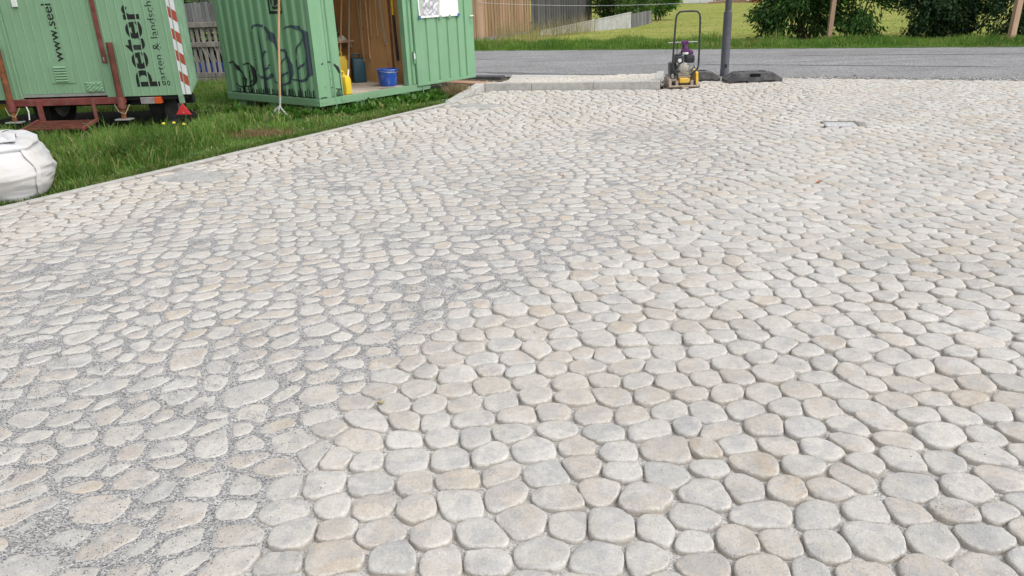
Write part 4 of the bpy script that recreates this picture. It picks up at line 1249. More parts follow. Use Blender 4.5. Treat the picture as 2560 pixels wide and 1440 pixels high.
for (v0, z0, v1, z1, r_, mt, lab, o0, o1) in tools:
    c0 = cw(WU + o0, v1, 0)
    e = empty('tool_handle', c0, cr); tag(e, lab, 'tool handle', 'tool handles along the container wall')
    dv = v0 - v1
    MB().tube([(-o1, 0, z1), (-o1 * .5 , dv * .5, (z0 + z1) / 2), (0 , dv, z0)], [r_, r_ * 1.02, r_], 8).build('shaft', M[mt], e, smooth=True)
    MB().tube([(-o1 * 1.0, 0, z1 - .0005), (-o1, dv * .01, z1 + .02)], r_ * 1.06, 8).build('end_cap', M['wood_handle_grey'] if mt != 'rust' else M['rust_dark'], e, smooth=True)
e = empty('flat_handle', cw(WU, .65, 0), cr); tag(e, 'flat square-edged wooden handle hanging at a slant on the plywood', 'tool handle', 'tool handles along the container wall')
b = MB(); b.prism([(-.022, .80), (.022, .80), (.115, 1.9), (.075, 1.9)], -.010, .010, lambda a, z_, h: (h, a, z_)); b.build('shaft', M['wood_handle_grey'], e, .004)
MB().tube([(-.014, .0, .83), (.012, 0, .83)], .006, 8).build('hanging_hole', M['dark_board'], e)
e = empty('fork_handle', cw(WU, .40, 0), cr); tag(e, 'yellow and black fibreglass tool handle hanging by the door jamb', 'tool handle', 'tool handles along the container wall')
MB().tube([(0, .0, .56), (0, .02, 1.23)], [.022, .019], 10).build('grip', M['engine_black'], e, smooth=True)
MB().tube([(0, .02, 1.231), (0, .03, 1.9)], .0205, 10).build('shaft', M['yellow_can'], e, smooth=True)
# bucket
bk = empty('bucket', cw(1.60, .34, .2145), cr); tag(bk, 'blue mortar-splashed plastic bucket on the container floor', 'bucket')
MB().lathe([(.0, .0), (.125, .0), (.132, .008), (.162, .24), (.158, .241), (.128, .014), (.0, .012)], 32).build('shell', M['blue'], bk, smooth=True)
MB().lathe([(.1625, .236), (.174, .238), (.174, .252), (.158, .2535), (.158, .242)], 32).build('rim', M['blue'], bk, smooth=True)
MB().tube([(.170 * math.cos(a), .170 * math.sin(a), .235 - .030 * math.sin((a - math.pi) )) for a in [math.pi + math.pi * k / 14 for k in range(15)]], .004, 6).build('bail', M['galv'], bk, smooth=True)
# jerrycans
def can(name, loc, rz, w, d, h, mt, lab, spout=True):
    e = empty(name, loc, rz); tag(e, lab, 'jerrycan')
    b = MB()
    b.prism([(-w / 2, 0), (w / 2, 0), (w / 2, h * .80), (w * .30, h), (-w / 2, h)], -d / 2, d / 2, lambda a, z_, q_: (a, q_, z_))
    b.build('body', M[mt], e, .022, True, seg=3)
    MB().tube([(-w * .40, 0, h - .01), (-w * .40, 0, h + .05), (-w * .1, 0, h + .065), (w * .18, 0, h + .05), (w * .18, 0, h - .01)], .014, 8).build('handle', M[mt], e, smooth=True)
    MB().tube([(w * .34, 0, h * .86), (w * .44, 0, h * .99)], .022, 12).build('cap', M['white_plastic'] if spout else M[mt], e, smooth=True)
    return e
fcan = can('jerrycan', cw(.565, .15, .2145), cr + R(12), .13, .20, .26, 'yellow_can', 'small yellow jerrycan with white cap at the container door post')
MB().tube([(.055, -.05, .25), (.085, -.05, .34)], .013, 8).build('spout', M['white_plastic'], fcan, smooth=True)
MB().lathe([(0, .002), (.035, .002), (.036, 0)], 16, Matrix.Translation((.066, -.02, .09)) @ Matrix.Rotation(R(90), 4, 'Y')).build('round_label', M['white_plastic'], fcan)
can('jerrycan', cw(1.60, 1.46, .2145), cr - R(30), .26, .22, .42, 'yellow_can', 'large yellow jerrycan standing under the container shelf', False)
can('jerrycan', cw(1.78, 1.22, .2145), cr - R(30), .20, .22, .38, 'teal_can', 'dark teal jerrycan beside the large yellow one', False)
o = MB().box(-.05, .05, -.06, .06, 0, .30).build('carton', M['white_plastic'], None, .004, loc=cw(.52, .42, .2145), rot=(0, 0, cr + .2)); tag(o, 'white carton standing behind the small yellow jerrycan', 'carton')
# dark trowel on the floor
o = MB().prism([(-.10, -.02), (.02, -.035), (.12, 0), (.02, .035), (-.10, .02)], 0, .006, lambda a, b_, h: (a, b_, h)).build('floor_strap', M['steel_dull'], None, loc=cw(1.34, .12, .2146), rot=(0, 0, .3)); tag(o, 'flat grey metal piece lying before the blue bucket', 'metal piece')

# poster on the door
po = empty('site_plan_poster', cw(DX0, yo, 0), cr); tag(po, 'white site plan poster with a map taped to the green door', 'poster')
X0, X1, Z0, Z1 = .11, .995, 1.175, 1.80
def ps(u_, z_, o_=0):
    return (X0 + (X1 - X0) * u_, -.006 - .010 * math.sin(u_ * 9) ** 2 * (1 - z_) - .012 * (1 - z_) ** 4 - o_, Z0 + (Z1 - Z0) * z_ + .012 * u_ * 0)
def pgrid(poly_fn, n1, n2):
    vs = [poly_fn(i / n1, j / n2) for j in range(n2 + 1) for i in range(n1 + 1)]
    return vs, [(j * (n1 + 1) + i, j * (n1 + 1) + i + 1, (j + 1) * (n1 + 1) + i + 1, (j + 1) * (n1 + 1) + i) for j in range(n2) for i in range(n1)]
b = MB(); b.add(*pgrid(lambda a, c_: ps(a, c_), 24, 8)); b.build('sheet', M['paper'], po, smooth=True)
b = MB(); b.add(*pgrid(lambda a, c_: ps(.03 + a * (.46 + .10 * c_), .05 + c_ * .9, .002), 14, 8)); b.build('map_area', M['map_grey'], po, smooth=True)
b = MB(); b.add(*pgrid(lambda a, c_: ps(.03 + a * .10 * (1 - c_ * .2), .20 + c_ * .35, .0035), 6, 6)); b.build('map_area', M['map_green'], po, smooth=True)
random.seed(5)
for k in range(15):
    cu_, cz_ = random.uniform(.14, .44), random.uniform(.06, .42); sw, sh_ = random.uniform(.03, .06), random.uniform(.04, .075)
    b = MB(); b.add(*pgrid(lambda a, c_: ps(cu_ + (a - .5) * sw * 1.7 + (c_ - .5) * .03, cz_ + (c_ - .5) * sh_ * 1.7 + (a - .5) * .05, .0045 + .0001 * k), 3, 3)); b.build('map_plot', M['map_lot'], po)
ms = []
for k in range(16):
    a0 = (random.uniform(.06, .46), random.uniform(.04, .45)); q_ = random.choice([.5, .6, 2.1, 2.2]); L_ = random.uniform(.06, .2)
    ms.append([(a0[0], a0[1], .006), (a0[0] + math.cos(q_) * L_, a0[1] + math.sin(q_) * L_, .006)])
draw('map_line', ms, M['map_line'], lambda u_, z_: ps(u_, z_, .0075), po)
for (a, c_) in ((.0, .02), (.98, .02), (.50, .0), (.75, .0)):
    p_ = ps(a, c_, .008); MB().box(-.022, .022, -.002, .002, -.028, .022).build('tape', M['tape_blue'] if c_ > .01 else M['green_cont'], po, loc=p_, rot=(0, .3, 0))

# three-pronged pole in front of the container
rk_ = empty('pronged_pole', (-3.04, 10.42, 0)); tag(rk_, 'long wooden pole with three splayed metal prongs standing in the grass', 'tool')
MB().tube([(.022, .055, .25), (.075, .20, 1.0), (.165, .46, 2.05)], [.015, .0165, .016], 10).build('shaft', M['wood_handle'], rk_, smooth=True)
MB().tube([(.012, .03, .14), (.026, .065, .29)], [.014, .019], 10).build('socket', M['galv'], rk_, smooth=True)
for dx, dy in ((-.16, -.06), (.0, -.10), (.165, -.05)):
    MB().tube([(.013, .03, .18), (dx * .30, .02 + dy * .2, .125), (dx, .02 + dy, .0)], [.012, .011, .007], 8).build('prong', M['galv'], rk_, smooth=True)

# ------------------------------------------------------------------ green site trailer
TR = empty('site_trailer', (-3.9, 9.75, 0), R(-3.7))
tag(TR, 'green ribbed site trailer with black lettering, red step and steel legs', 'trailer')
TH = 2.55
SX, SY = -.375, .927     # direction of the receding side
DEPT = 1.9
# front wall panel with grooves
def wall_panel(name, x0, x1, z0, z1, mat, y=0.0, th=.02):
    return MB().box(x0, x1, y, y + th, z0, z1).build(name, mat, TR)
wall_panel('wall_panel', -1.075, -.002, .45, TH, M['green_trailer'])
wall_panel('wall_panel', -3.6, -2.175, .45, TH, M['green_trailer'])
door = wall_panel('door', -2.168, -1.082, .505, TH, M['green_trailer'], .006)
MB().box(-2.168, -1.082, .008, .03, .47, .503).build('door_sill', M['galv'], TR)
def rib(x_, z0, z1, par):
    b = MB(); yy = .0065 if par is door else 0
    b.prism([(x_ - .010, yy), (x_ - .005, yy - .0055), (x_ + .003, yy - .0055), (x_ + .006, yy), (x_ + .006, yy + .004), (x_ - .010, yy + .004)], z0, z1, lambda a, c_, h: (a, c_, h))
    b.build('rib', M['green_trailer'], par)
x_ = -.06
while x_ > -1.05: rib(x_, .452, TH - .002, TR); x_ -= .112
x_ = -2.26
while x_ > -3.5: rib(x_, .452, TH - .002, TR); x_ -= .112
x_ = -1.16
while x_ > -2.14:
    if -1.76 < x_ < -1.44:
        rib(x_, .508, .625, door); rib(x_, .885, TH - .002, door)
    else: rib(x_, .508, TH - .002, door)
    x_ -= .112
# door edge strips
MB().box(-1.078, -1.062, -.010, -.001, .47, TH).build('door_frame', M['green_trailer'], TR, .003)
MB().box(-2.20, -2.176, -.012, -.001, .455, TH).build('door_frame', M['green_trailer'], TR, .003)
# receding side, back and roof
b = MB(); b.prism([(0, 0), (SX * DEPT, SY * DEPT), (SX * DEPT - .02, SY * DEPT), (-.02, .021)], .452, TH, lambda a, c_, h: (a, c_, h)); b.build('side_wall', M['green_side'], TR)
for k in range(1, 8):
    f = DEPT * k / 8; b = MB(); px_, py_ = SX * f, SY * f
    b.prism([(px_, py_ - .012), (px_ + .012, py_), (px_, py_ + .012)], .456, TH - .004, lambda a, c_, h: (a, c_, h)); b.build('rib', M['green_side'], TR)
MB().box(-3.6, SX * DEPT, SY * DEPT, SY * DEPT + .02, .452, TH).build('back_wall', M['green_side'], TR)
MB().box(-3.6, -3.58, .022, SY * DEPT - .002, .452, TH).build('side_wall', M['green_side'], TR)
b = MB(); b.prism([(-3.62, -.03), (.03, -.03), (SX * DEPT + .03, SY * DEPT + .04), (-3.62, SY * DEPT + .04)], TH + .001, TH + .06, lambda a, c_, h: (a, c_, h)); b.build('roof', M['green_side'], TR, .01)
b = MB(); b.prism([(-3.57, .03), (-.06, .03), (SX * DEPT - .05, SY * DEPT - .02), (-3.57, SY * DEPT - .02)], .40, .449, lambda a, c_, h: (a, c_, h)); b.build('floor', M['dark_board'], TR)
# chassis beam in red
MB().box(-2.30, -.86, -.035, .035, .365, .449).build('chassis_beam', M['red_steel'], TR, .006)
MB().box(-.855, -.45, .10, .16, .33, .40).build('chassis_rail', M['dark_board'], TR, .006)
MB().box(-2.9, -.25, .55, .62, .28, .398).build('axle_beam', M['dark_board'], TR, .01)
b = MB(); b.add([(-3.55, .10, .03), (-.10, .10, .03), (SX * DEPT - .08, 1.85, .03), (-3.55, 1.85, .03)], [(0, 1, 2, 3)]); o = b.build('trailer_shade_sheet', M['painted_shade'], None, loc=(-3.9, 9.75, 0), rot=(0, 0, R(-3.7))); tag(o, kind='structure')  # added near-black sheet: shade under the trailer put into the ground colour
# support legs
for x_, m1, m2 in ((-.875, 'rust_dark', 'red_steel'), (-2.305, 'rust', 'red_steel')):
    lg = MB().tube([(x_ + .0, -.075, .34), (x_ + .008, -.075, 1.10)], .038, 14).build('support_leg', M[m1], TR, smooth=True)
    MB().tube([(x_, -.075, .315), (x_ + .001, -.075, .455)], .048, 14).build('sleeve', M[m2], lg, smooth=True)
    MB().tube([(x_ - .004, -.075, .19), (x_, -.075, .316)], .030, 12).build('inner_tube', M['rust'], lg, smooth=True)
    MB().box(x_ - .10, x_ + .10, -.135, -.02, .172, .189).build('foot_plate', M['galv'], lg, .004)
    MB().tube([(x_ - .10, -.06, .36), (x_ - .03, -.118, .28), (x_ + .05, -.125, .25), (x_ + .10, -.07, .36)], .005, 6).build('wire_loop', M['twine'], lg, smooth=True)
# step
stp = MB().box(-1.995, -1.925, -.055, -.036, .17, .43).build('step', M['red_steel'], TR, .004)
stp2 = MB()
b = MB(); b.prism([(-.056, .43), (-.036, .43), (-.036, .16), (-.056, .16)], -1.275, -1.235, lambda a, z_, h: (h, a, z_)); b.build('hanger', M['red_steel'], stp, .003)
for x_ in (-2.03, -1.255):
    b = MB(); b.prism([(-.40, .105), (-.05, .165), (-.05, .205), (-.40, .145)], x_, x_ + .03, lambda a, z_, h: (h, a, z_)); b.build('tread_side', M['red_steel'], stp, .004)
for k in range(5):
    MB().box(-1.999, -1.256, -.385 + k * .070, -.358 + k * .070, .118 + k * .012, .140 + k * .012).build('tread_bar', M['rust_dark'], stp, .003)
# wheels
for x_ in (-.60, -2.15):
    w = MB().lathe([(.18, -.10), (.30, -.11), (.335, -.085), (.345, 0), (.335, .085), (.30, .11), (.18, .10)], 28, Matrix.Translation((x_, .55, .33)) @ Matrix.Rotation(R(90), 4, 'Y')).build('wheel', M['black_rub'], TR, smooth=True)
    MB().lathe([(.0, .05), (.10, .06), (.179, .095), (.179, .06), (.0, .03)], 20, Matrix.Translation((x_, .55, .33)) @ Matrix.Rotation(R(90), 4, 'Y')).build('rim', M['steel_dull'], w, smooth=True)
    MB().lathe([(.0, -.03), (.179, -.06), (.179, -.095), (.10, -.06), (0, -.05)], 20, Matrix.Translation((x_, .55, .33)) @ Matrix.Rotation(R(90), 4, 'Y')).build('rim', M['steel_dull'], w, smooth=True)
MB().box(-.46, -.30, .16, .20, .06, .40).build('mud_flap', M['black_rub'], TR, .003)
# tail light
tl_ = MB().box(-.655, -.475, -.02, .05, .352, .432).build('tail_light', M['grey_lens'], TR, .006)
MB().box(-.473, -.395, -.022, .05, .352, .432).build('lens', M['orange_lens'], tl_, .006)
# warning triangle under the corner
MB().box(-.165, -.105, -.01, .03, .345, .449).build('reflector_bracket', M['green_side'], TR, .003)
b = MB(); b.prism([(-.235, .208), (-.035, .205), (-.130, .352)], -.012, -.002, lambda a, z_, h: (a, h - .004, z_)); rf = b.build('warning_reflector', M['reflector'], TR, .006)
MB().lathe([(0, .004), (.008, .003), (.009, 0)], 8, Matrix.Translation((-.133, -.016, .235)) @ Matrix.Rotation(R(90), 4, 'X')).build('screw', M['galv'], rf)
# locking bar
lb = MB().box(-1.035, -.975, -.022, -.012, .86, TH).build('locking_bar', M['red_steel'], TR, .003)
MB().box(-1.012, -1.000, -.0235, -.0221, .885, .93).build('slot', M['galv'], lb)
# red and white edge marking, slightly torn
for k in range(17):
    z0 = .455 + k * .125
    if z0 > TH - .15: break
    mt = 'tape_white' if k % 2 == 0 else 'tape_red'
    b = MB(); s_ = .035
    w0 = -.002 + random.uniform(-.004, .004)
    b.prism([(-.098, z0 - .0 + (s_ if k else 0)), (w0 - .0, z0 - (s_ if k else 0)), (w0, z0 + .125 - s_), (-.098, z0 + .125 + s_)], -.0025, -.0006, lambda a, z_, h: (a, h, z_))
    b.build('edge_marking', M[mt], TR)
MB().box(-.104, -.0985, -.0045, -.0005, .455, TH - .01).build('marking_border', M['tape_white'], TR)
# vent grille
vg = MB().box(-1.745, -1.44, -.0035, -.001, .632, .868).build('vent_grille', M['green_trailer'], TR, .001)
for k in range(6):
    z_ = .665 + k * .032
    b = MB(); b.prism([(-.0036, z_ - .011), (-.020, z_ - .008), (-.013, z_ + .006), (-.0036, z_ + .012)], -1.685, -1.525, lambda a, c_, h: (h, a, c_)); b.build('louvre', M['green_trailer'], vg, .002)
# dents in the lower corner of the door: crumpled sheet
gxx = np.linspace(-1.33, -1.10, 14); gzz = np.linspace(.512, .64, 9)
vs = [(x_, -.003 - .016 * abs(math.sin(3.1 * i * .7 + j * 1.3)) * (0 if i in (0, 13) or j in (0, 8) else 1) * random.uniform(.4, 1), z_) for j, z_ in enumerate(gzz) for i, x_ in enumerate(gxx)]
b = MB(); b.add(vs, [(j * 14 + i, j * 14 + i + 1, (j + 1) * 14 + i + 1, (j + 1) * 14 + i) for j in range(8) for i in range(13)]); b.build('dented_sheet', M['green_trailer'], door)
MB().box(-2.0, -1.935, -.022, -.002, 1.54, 1.62).build('door_latch', M['white_metal'], TR, .004)
# screws
for (x_, z_) in ((-1.14, 1.32), (-1.14, .95), (-1.95, 1.30), (-1.5, 1.31), (-2.05, 1.0), (-.83, 1.31), (-1.12, .72), (-2.02, .72)):
    MB().lathe([(0, .003), (.006, .002), (.008, 0)], 8, Matrix.Translation((x_, -.003, z_)) @ Matrix.Rotation(R(90), 4, 'X')).build('screw', M['galv'], TR)
# lettering, running upwards
def lettering(name, body, u_base, z0, length, height, mat, bold=0.0, y=-.0022, asc=None):
    cu_ = bpy.data.curves.new(name, 'FONT'); cu_.body = body; cu_.size = 1.0; cu_.offset = bold; cu_.resolution_u = 4
    tmp = bpy.data.objects.new('t', cu_); COL.objects.link(tmp)
    bpy.context.view_layer.update()
    dg = bpy.context.evaluated_depsgraph_get()
    me = bpy.data.meshes.new_from_object(tmp.evaluated_get(dg)); me.name = name
    bpy.data.objects.remove(tmp)
    co = np.empty(len(me.vertices) * 3, np.float32); me.vertices.foreach_get('co', co); co = co.reshape(-1, 3)
    mn, mx = co.min(0), co.max(0)
    sx = length / (mx[0] - mn[0]); sy = height / (mx[1] - mn[1])
    new = np.stack([u_base - co[:, 1] * sy, np.full(len(co), y), z0 + (co[:, 0] - mn[0]) * sx], 1).astype(np.float32)
    me.vertices.foreach_set('co', new.ravel()); me.update()
    me.materials.clear(); me.materials.append(mat)
    return link_mesh(name, me, TR)
lettering('lettering', 'peter', -.472, .562, .955, .345, M['ink'], .022)
lettering('lettering', 'garten & landschaft', -.272, .565, 1.14, .135, M['ink'], -.004)
lettering('lettering', 'www.seel', -1.53, .892, .672, .125, M['ink'], .004, -.0042 + .006)
# power cable with plug hanging under the floor
MB().tube([(-2.16, -.02, .40), (-2.13, -.03, .30), (-2.14, -.04, .20)], .008, 8).build('cable', M['white_metal'], TR, smooth=True)
MB().tube([(-2.14, -.04, .20), (-2.15, -.045, .14), (-2.15, -.045, .06)], [.012, .026, .022], 10).build('plug', M['black_rub'], TR, smooth=True)
# yellow thing at the very left
ye = MB().box(-.3, .25, -.1, .1, .0, .14).build('yellow_box', M['yellow_can'], None, .02, loc=(-6.75, 10.35, .30), rot=(0, .06, .1)); tag(ye, 'yellow plastic edge at the left end of the green trailer', 'box')

# ------------------------------------------------------------------ white bulk bag
nth, nz = 96, 46
V = []
bcx, bcy = -4.62, 6.62
for j in range(nz):
    f = j / (nz - 1)
    for i in range(nth):
        q_ = 2 * math.pi * i / nth
        sq_ = (abs(math.cos(q_)) ** 3.2 + abs(math.sin(q_)) ** 3.2) ** (-1 / 3.2)
        if f < .62:
            g_ = f / .62; r_ = .47 + .115 * math.sin(math.pi * min(1, g_ * .95 + .05)) ** .8; z_ = .43 * g_
            fold_ = .070 * (fbm(np.array([q_ * .55 + .8 * z_]), np.array([z_ * 6.0 + .4 * math.sin(q_ * 2)]), .42, 3, 4)[0] - .5) * math.sin(math.pi * g_)
        else:
            g_ = (f - .62) / .38; r_ = .505 * math.cos(g_ * math.pi / 2) ** .55 if g_ < 1 else 0; z_ = .43 + .075 * math.sin(g_ * math.pi / 2)
            fold_ = .035 * math.sin(q_ * 7 + 5 * g_) * math.sin(math.pi * g_) * .5
        r_ += fold_
        nn = .03 * (vnoise(np.array([math.cos(q_) * 2 + 5]), np.array([math.sin(q_) * 2 + z_ * 6]), .6, 9)[0] - .5)
        top = .035 * (fbm(np.array([math.cos(q_) * r_ + 3]), np.array([math.sin(q_) * r_ + 3]), .16, 19)[0] - .5) if f >= .6 else 0
        V.append((math.cos(q_) * sq_ * (r_ + nn), math.sin(q_) * sq_ * (r_ + nn), z_ + top * 1.6))
Q = [(j * nth + i, j * nth + (i + 1) % nth, (j + 1) * nth + (i + 1) % nth, (j + 1) * nth + i) for j in range(nz - 1) for i in range(nth)]
bg_e = empty('bulk_bag', (bcx, bcy, -.01), R(28)); tag(bg_e, 'bulging white woven bulk bag standing at the left edge of the paving', 'bulk bag')
link_mesh('sack', np_mesh('sack', V, np.array(Q), M['bag'], smooth=True), bg_e)
b = MB()   # gathered flap on the top
vs, fs = [], []
for i in range(13):
    for j in range(7):
        a_, c_ = i / 12, j / 6
        vs.append((.02 + a_ * .34, -.42 + c_ * .40, .48 + .055 * math.sin(a_ * 7 + c_ * 3) * math.sin(math.pi * c_) + .03 * math.sin(c_ * 9 + a_ * 2) - .03 * abs(c_ - .5)))
for i in range(12):
    for j in range(6): fs.append((i * 7 + j, (i + 1) * 7 + j, (i + 1) * 7 + j + 1, i * 7 + j + 1))
b.add(vs, fs); b.build('top_flap', M['bag'], bg_e, smooth=True)
def bag_pt(q_, z_, o_=.006):
    sq_ = (abs(math.cos(q_)) ** 3.2 + abs(math.sin(q_)) ** 3.2) ** (-1 / 3.2)
    g_ = min(1, z_ / .43); r_ = .47 + .115 * math.sin(math.pi * min(1, g_ * .95 + .05)) ** .8 + o_
    return (math.cos(q_) * sq_ * r_, math.sin(q_) * sq_ * r_, z_)
for qc in (-.80, -2.35, .78):
    b = MB(); vs, fs = [], []
    for i in range(15):
        z_ = .02 + i * .03
        for dq in (-.035, .035): vs.append(bag_pt(qc + dq + .02 * math.sin(z_ * 30), z_, .014))
    for i in range(14): fs.append((2 * i, 2 * i + 1, 2 * i + 3, 2 * i + 2))
    b.add(vs, fs); b.build('seam_strap', M['bag'], bg_e, smooth=True)
    cx_, cy_ = .40 * math.cos(qc), .40 * math.sin(qc)
    b = MB(); vs, fs = [], []
    for i in range(13):
        f = i / 12; a_ = math.pi * f
        for s_ in (-.03, .03): vs.append((cx_ * (1.12 - .55 * f) + s_ * math.sin(qc), cy_ * (1.12 - .55 * f) - s_ * math.cos(qc), .45 + .055 * math.sin(a_) + .015 * f))
    for i in range(12): fs.append((2 * i, 2 * i + 1, 2 * i + 3, 2 * i + 2))
    b.add(vs, fs); b.build('lifting_loop', M['bag'], bg_e, smooth=True)
# ------------------------------------------------------------------ old picket fence between trailer and container
pf = empty('picket_fence', (-6.05, 16.3, 0), R(-10)); tag(pf, 'weathered grey picket fence between the trailer and the container', 'fence')
p0 = None
for k in range(33):
    x_ = -2.2 + k * .122
    if p0 is None:
        b = MB(); b.prism([(-.033, .12), (.033, .12), (.033, 1.02), (.020, 1.10), (-.020, 1.10), (-.033, 1.02)], -.012, .012, lambda a, z_, h: (a, h, z_)); p0 = b.build('picket', M['picket'], pf, .004); o = p0
    else: o = p0.copy(); COL.objects.link(o)
    o.location = (x_, random.uniform(-.006, .006), random.uniform(-.02, .02)); o.rotation_euler = (0, random.uniform(-.02, .02), 0)
p1 = None
for k in range(51):   # upper row of narrower slats behind
    x_ = -2.2 + k * .078
    if p1 is None: p1 = MB().box(-.033, .033, .03, .05, .98, 1.52).build('upper_slat', M['fence_grey'], pf, .004); o = p1
    else: o = p1.copy(); COL.objects.link(o)
    o.location = (x_, 0, random.uniform(-.02, .02))
for z_ in (1.10, .72, .12):
    MB().box(-2.3, 1.75, -.055, -.014, z_ - .05, z_ + .05).build('fence_rail', M['picket'], pf, .008)
MB().box(-2.3, 1.75, -.06, .06, -.04, .065).build('foot_board', M['picket'], pf, .01)
# things behind the fence
bd = empty('striped_board', (-5.9, 16.75, 0), R(-10)); tag(bd, 'black board with white diagonal stripes behind the picket fence', 'board')
MB().box(-1.6, 1.6, 0, .02, .12, .78).build('panel', M['dark_board'], bd)
for k in range(34):
    x_ = -1.6 + k * .095
    b = MB(); b.prism([(x_, .72), (x_ + .025, .72), (x_ + .125, .34), (x_ + .10, .34)], -.006, -.001, lambda a, z_, h: (a, h, z_)); b.build('stripe', M['white_strip'], bd)
tp = MB()
vs, fs = [], []
for i in range(30):
    for j in range(6):
        vs.append((-1.4 + i * .1, -.05 - .05 * j * random.uniform(.6, 1.2), .34 - .05 * j + random.uniform(-.012, .012)))
for i in range(29):
    for j in range(5): fs.append((i * 6 + j, (i + 1) * 6 + j, (i + 1) * 6 + j + 1, i * 6 + j + 1))
tp.add(vs, fs); o = tp.build('blue_tarpaulin', M['tarp'], None, smooth=True, loc=(-5.95, 16.68, 0), rot=(0, 0, R(-10))); tag(o, 'crumpled blue tarpaulin at the foot behind the picket fence', 'tarpaulin')

# ------------------------------------------------------------------ plank fences and low wall across the road
def plank_fence(name, label, A, B, wid, h0, z0, mat, batten=False, step=0.0, ztop=None):
    A, B = Vector((*A, 0)), Vector((*B, 0)); d_ = B - A; L_ = d_.length
    e = empty(name, A, math.atan2(d_.y, d_.x)); tag(e, label, 'fence')
    n = int(L_ / wid)
    first = MB().box(0, wid - .006, -.012, .012, z0, h0).build('plank', M[mat], e, .003)
    for k in range(1, n):
        o = first.copy(); COL.objects.link(o); o.location = (k * wid, random.uniform(-.004, .004) + (.018 if k % 2 else 0), random.uniform(-.015, .015) + step * k)
    for z_ in (z0 + .25, h0 - .3):
        MB().box(0, L_, .032, .075, z_, z_ + .08).build('fence_rail', M[mat], e)
    return e
plank_fence('plank_fence', 'warm brown vertical plank fence across the road beside the container door', (-1.62, 24.15), (1.08, 29.9), .115, 2.0, .12, 'fence_brown')
fb = MB().box(-.0, 6.3, -.05, .12, -.05, .115).build('fence_footing', M['footing'], None, .01, loc=(-1.62, 24.12, 0), rot=(0, 0, math.atan2(5.75, 2.70))); tag(fb, 'low rough concrete footing under the brown plank fence', 'footing')
plank_fence('plank_fence', 'dark charcoal vertical plank fence right of the brown one', (1.12, 30.0), (4.15, 36.9), .15, 2.1, .10, 'fence_dark')
# low pale wall of concrete panels with a slanting top
A, B = Vector((1.30, 28.0, 0)), Vector((4.95, 30.85, 0)); d_ = B - A; L_ = d_.length
lw = empty('low_wall', A, math.atan2(d_.y, d_.x)); tag(lw, 'low pale grey concrete panel wall with a stepped sloping top', 'wall')
npn = 18
for k in range(npn):
    x0, x1 = L_ * k / npn, L_ * (k + 1) / npn - .004
    f0, f1 = k / npn, (k + 1) / npn
    tz = lambda f: .13 + .42 * f ** .8 + (.03 if f > .55 else 0)
    b = MB(); b.prism([(x0, -.05), (x1, -.05), (x1, tz(f1)), (x0, tz(f0))], -.03, .03, lambda a, z_, h: (a, h, z_)); b.build('wall_panel', M['concrete'], lw, .004)
b = MB(); b.prism([(0, .135), (L_, .56), (L_, .59), (0, .165)], -.045, .045, lambda a, z_, h: (a, h, z_ + .015)); b.build('coping', M['concrete'], lw, .004)
plank_fence('plank_fence', 'short weathered grey plank fence at the end of the pale low wall', (5.0, 30.9), (6.55, 34.9), .14, .54, -.02, 'fence_grey')

# ------------------------------------------------------------------ posts and wires
posts = {'leaning wooden post with wire in front of the leafy shrub': (8.35, 20.35, .055), 'leaning wooden post with wire before the dark hedge': (11.71, 18.25, .065), 'square wooden post standing before the brown plank fence': (-.62, 23.3, .065)}
pe = []
for lab, (x_, y_, w_) in posts.items():
    e = empty('fence_post', (x_, y_, 0)); tag(e, lab, 'post', 'wooden wire-fence posts')
    top = 1.75
    b = MB(); ln_ = .05 if x_ > 0 else 0
    b.add([(-w_, -w_, -.1), (w_, -w_, -.1), (w_, w_, -.1), (-w_, w_, -.1), (-w_ + ln_, -w_, top), (w_ + ln_, -w_, top), (w_ + ln_, w_, top), (-w_ + ln_, w_, top)], [(0, 3, 2, 1), (4, 5, 6, 7), (0, 1, 5, 4), (1, 2, 6, 5), (2, 3, 7, 6), (3, 0, 4, 7)])
    b.build('shaft', M['post_wood'], e, .008)
    MB().tube([(-w_ + ln_ * .7 - .004, -w_ - .004, 1.24), (w_ + ln_ * .7 + .004, -w_ - .004, 1.24)], .008, 6).build('staple', M['galv'], e)
    pe.append(Vector((x_ + ln_ * .7, y_ - w_ - .008, 1.24)))
def wire(lab, p, q, sag):
    pts = []
    for k in range(17):
        f = k / 16; v_ = p.lerp(q, f); v_.z -= sag * 4 * f * (1 - f); pts.append(v_)
    o = MB().tube(pts, .0055, 5).build('fence_wire', M['wire'], None, smooth=True); tag(o, lab, 'wire'); return o
wire('thin pale wire strung from the brown fence post to the shrub post', pe[2], pe[0], .20)
wire('thin pale wire strung between the two right-hand posts', pe[0], pe[1], .05)
wire('thin pale wire running off to the right of the hedge post', pe[1], pe[1] + Vector((5, -2.2, .0)), .05)

# ------------------------------------------------------------------ lamp post
lp = empty('lamp_post', (3.79, 13.47, 0)); tag(lp, 'dark grey steel lamp post standing between two black rubber blocks', 'lamp post')
MB().lathe([(.072, -.05), (.074, .12), (.071, .125), (.070, .9), (.068, 1.02), (.064, 1.06), (.053, 1.07)], 24).build('base_tube', M['lamp'], lp, smooth=True)
MB().lathe([(.053, 1.069), (.050, 2.2), (.046, 4.6), (.0, 4.6)], 24).build('upper_tube', M['lamp'], lp, smooth=True)
MB().box(-.018, .018, -.082, -.070, .16, .22).build('access_bolt', M['black_rub'], lp, .006)
MB().tube([(0, 0, 4.55), (0, -.1, 4.75), (0, -.6, 4.85)], .03, 10).build('bracket', M['lamp'], lp, smooth=True)
MB().box(-.11, .11, -.95, -.5, 4.80, 4.90).build('lamp_head', M['lamp'], lp, .03)
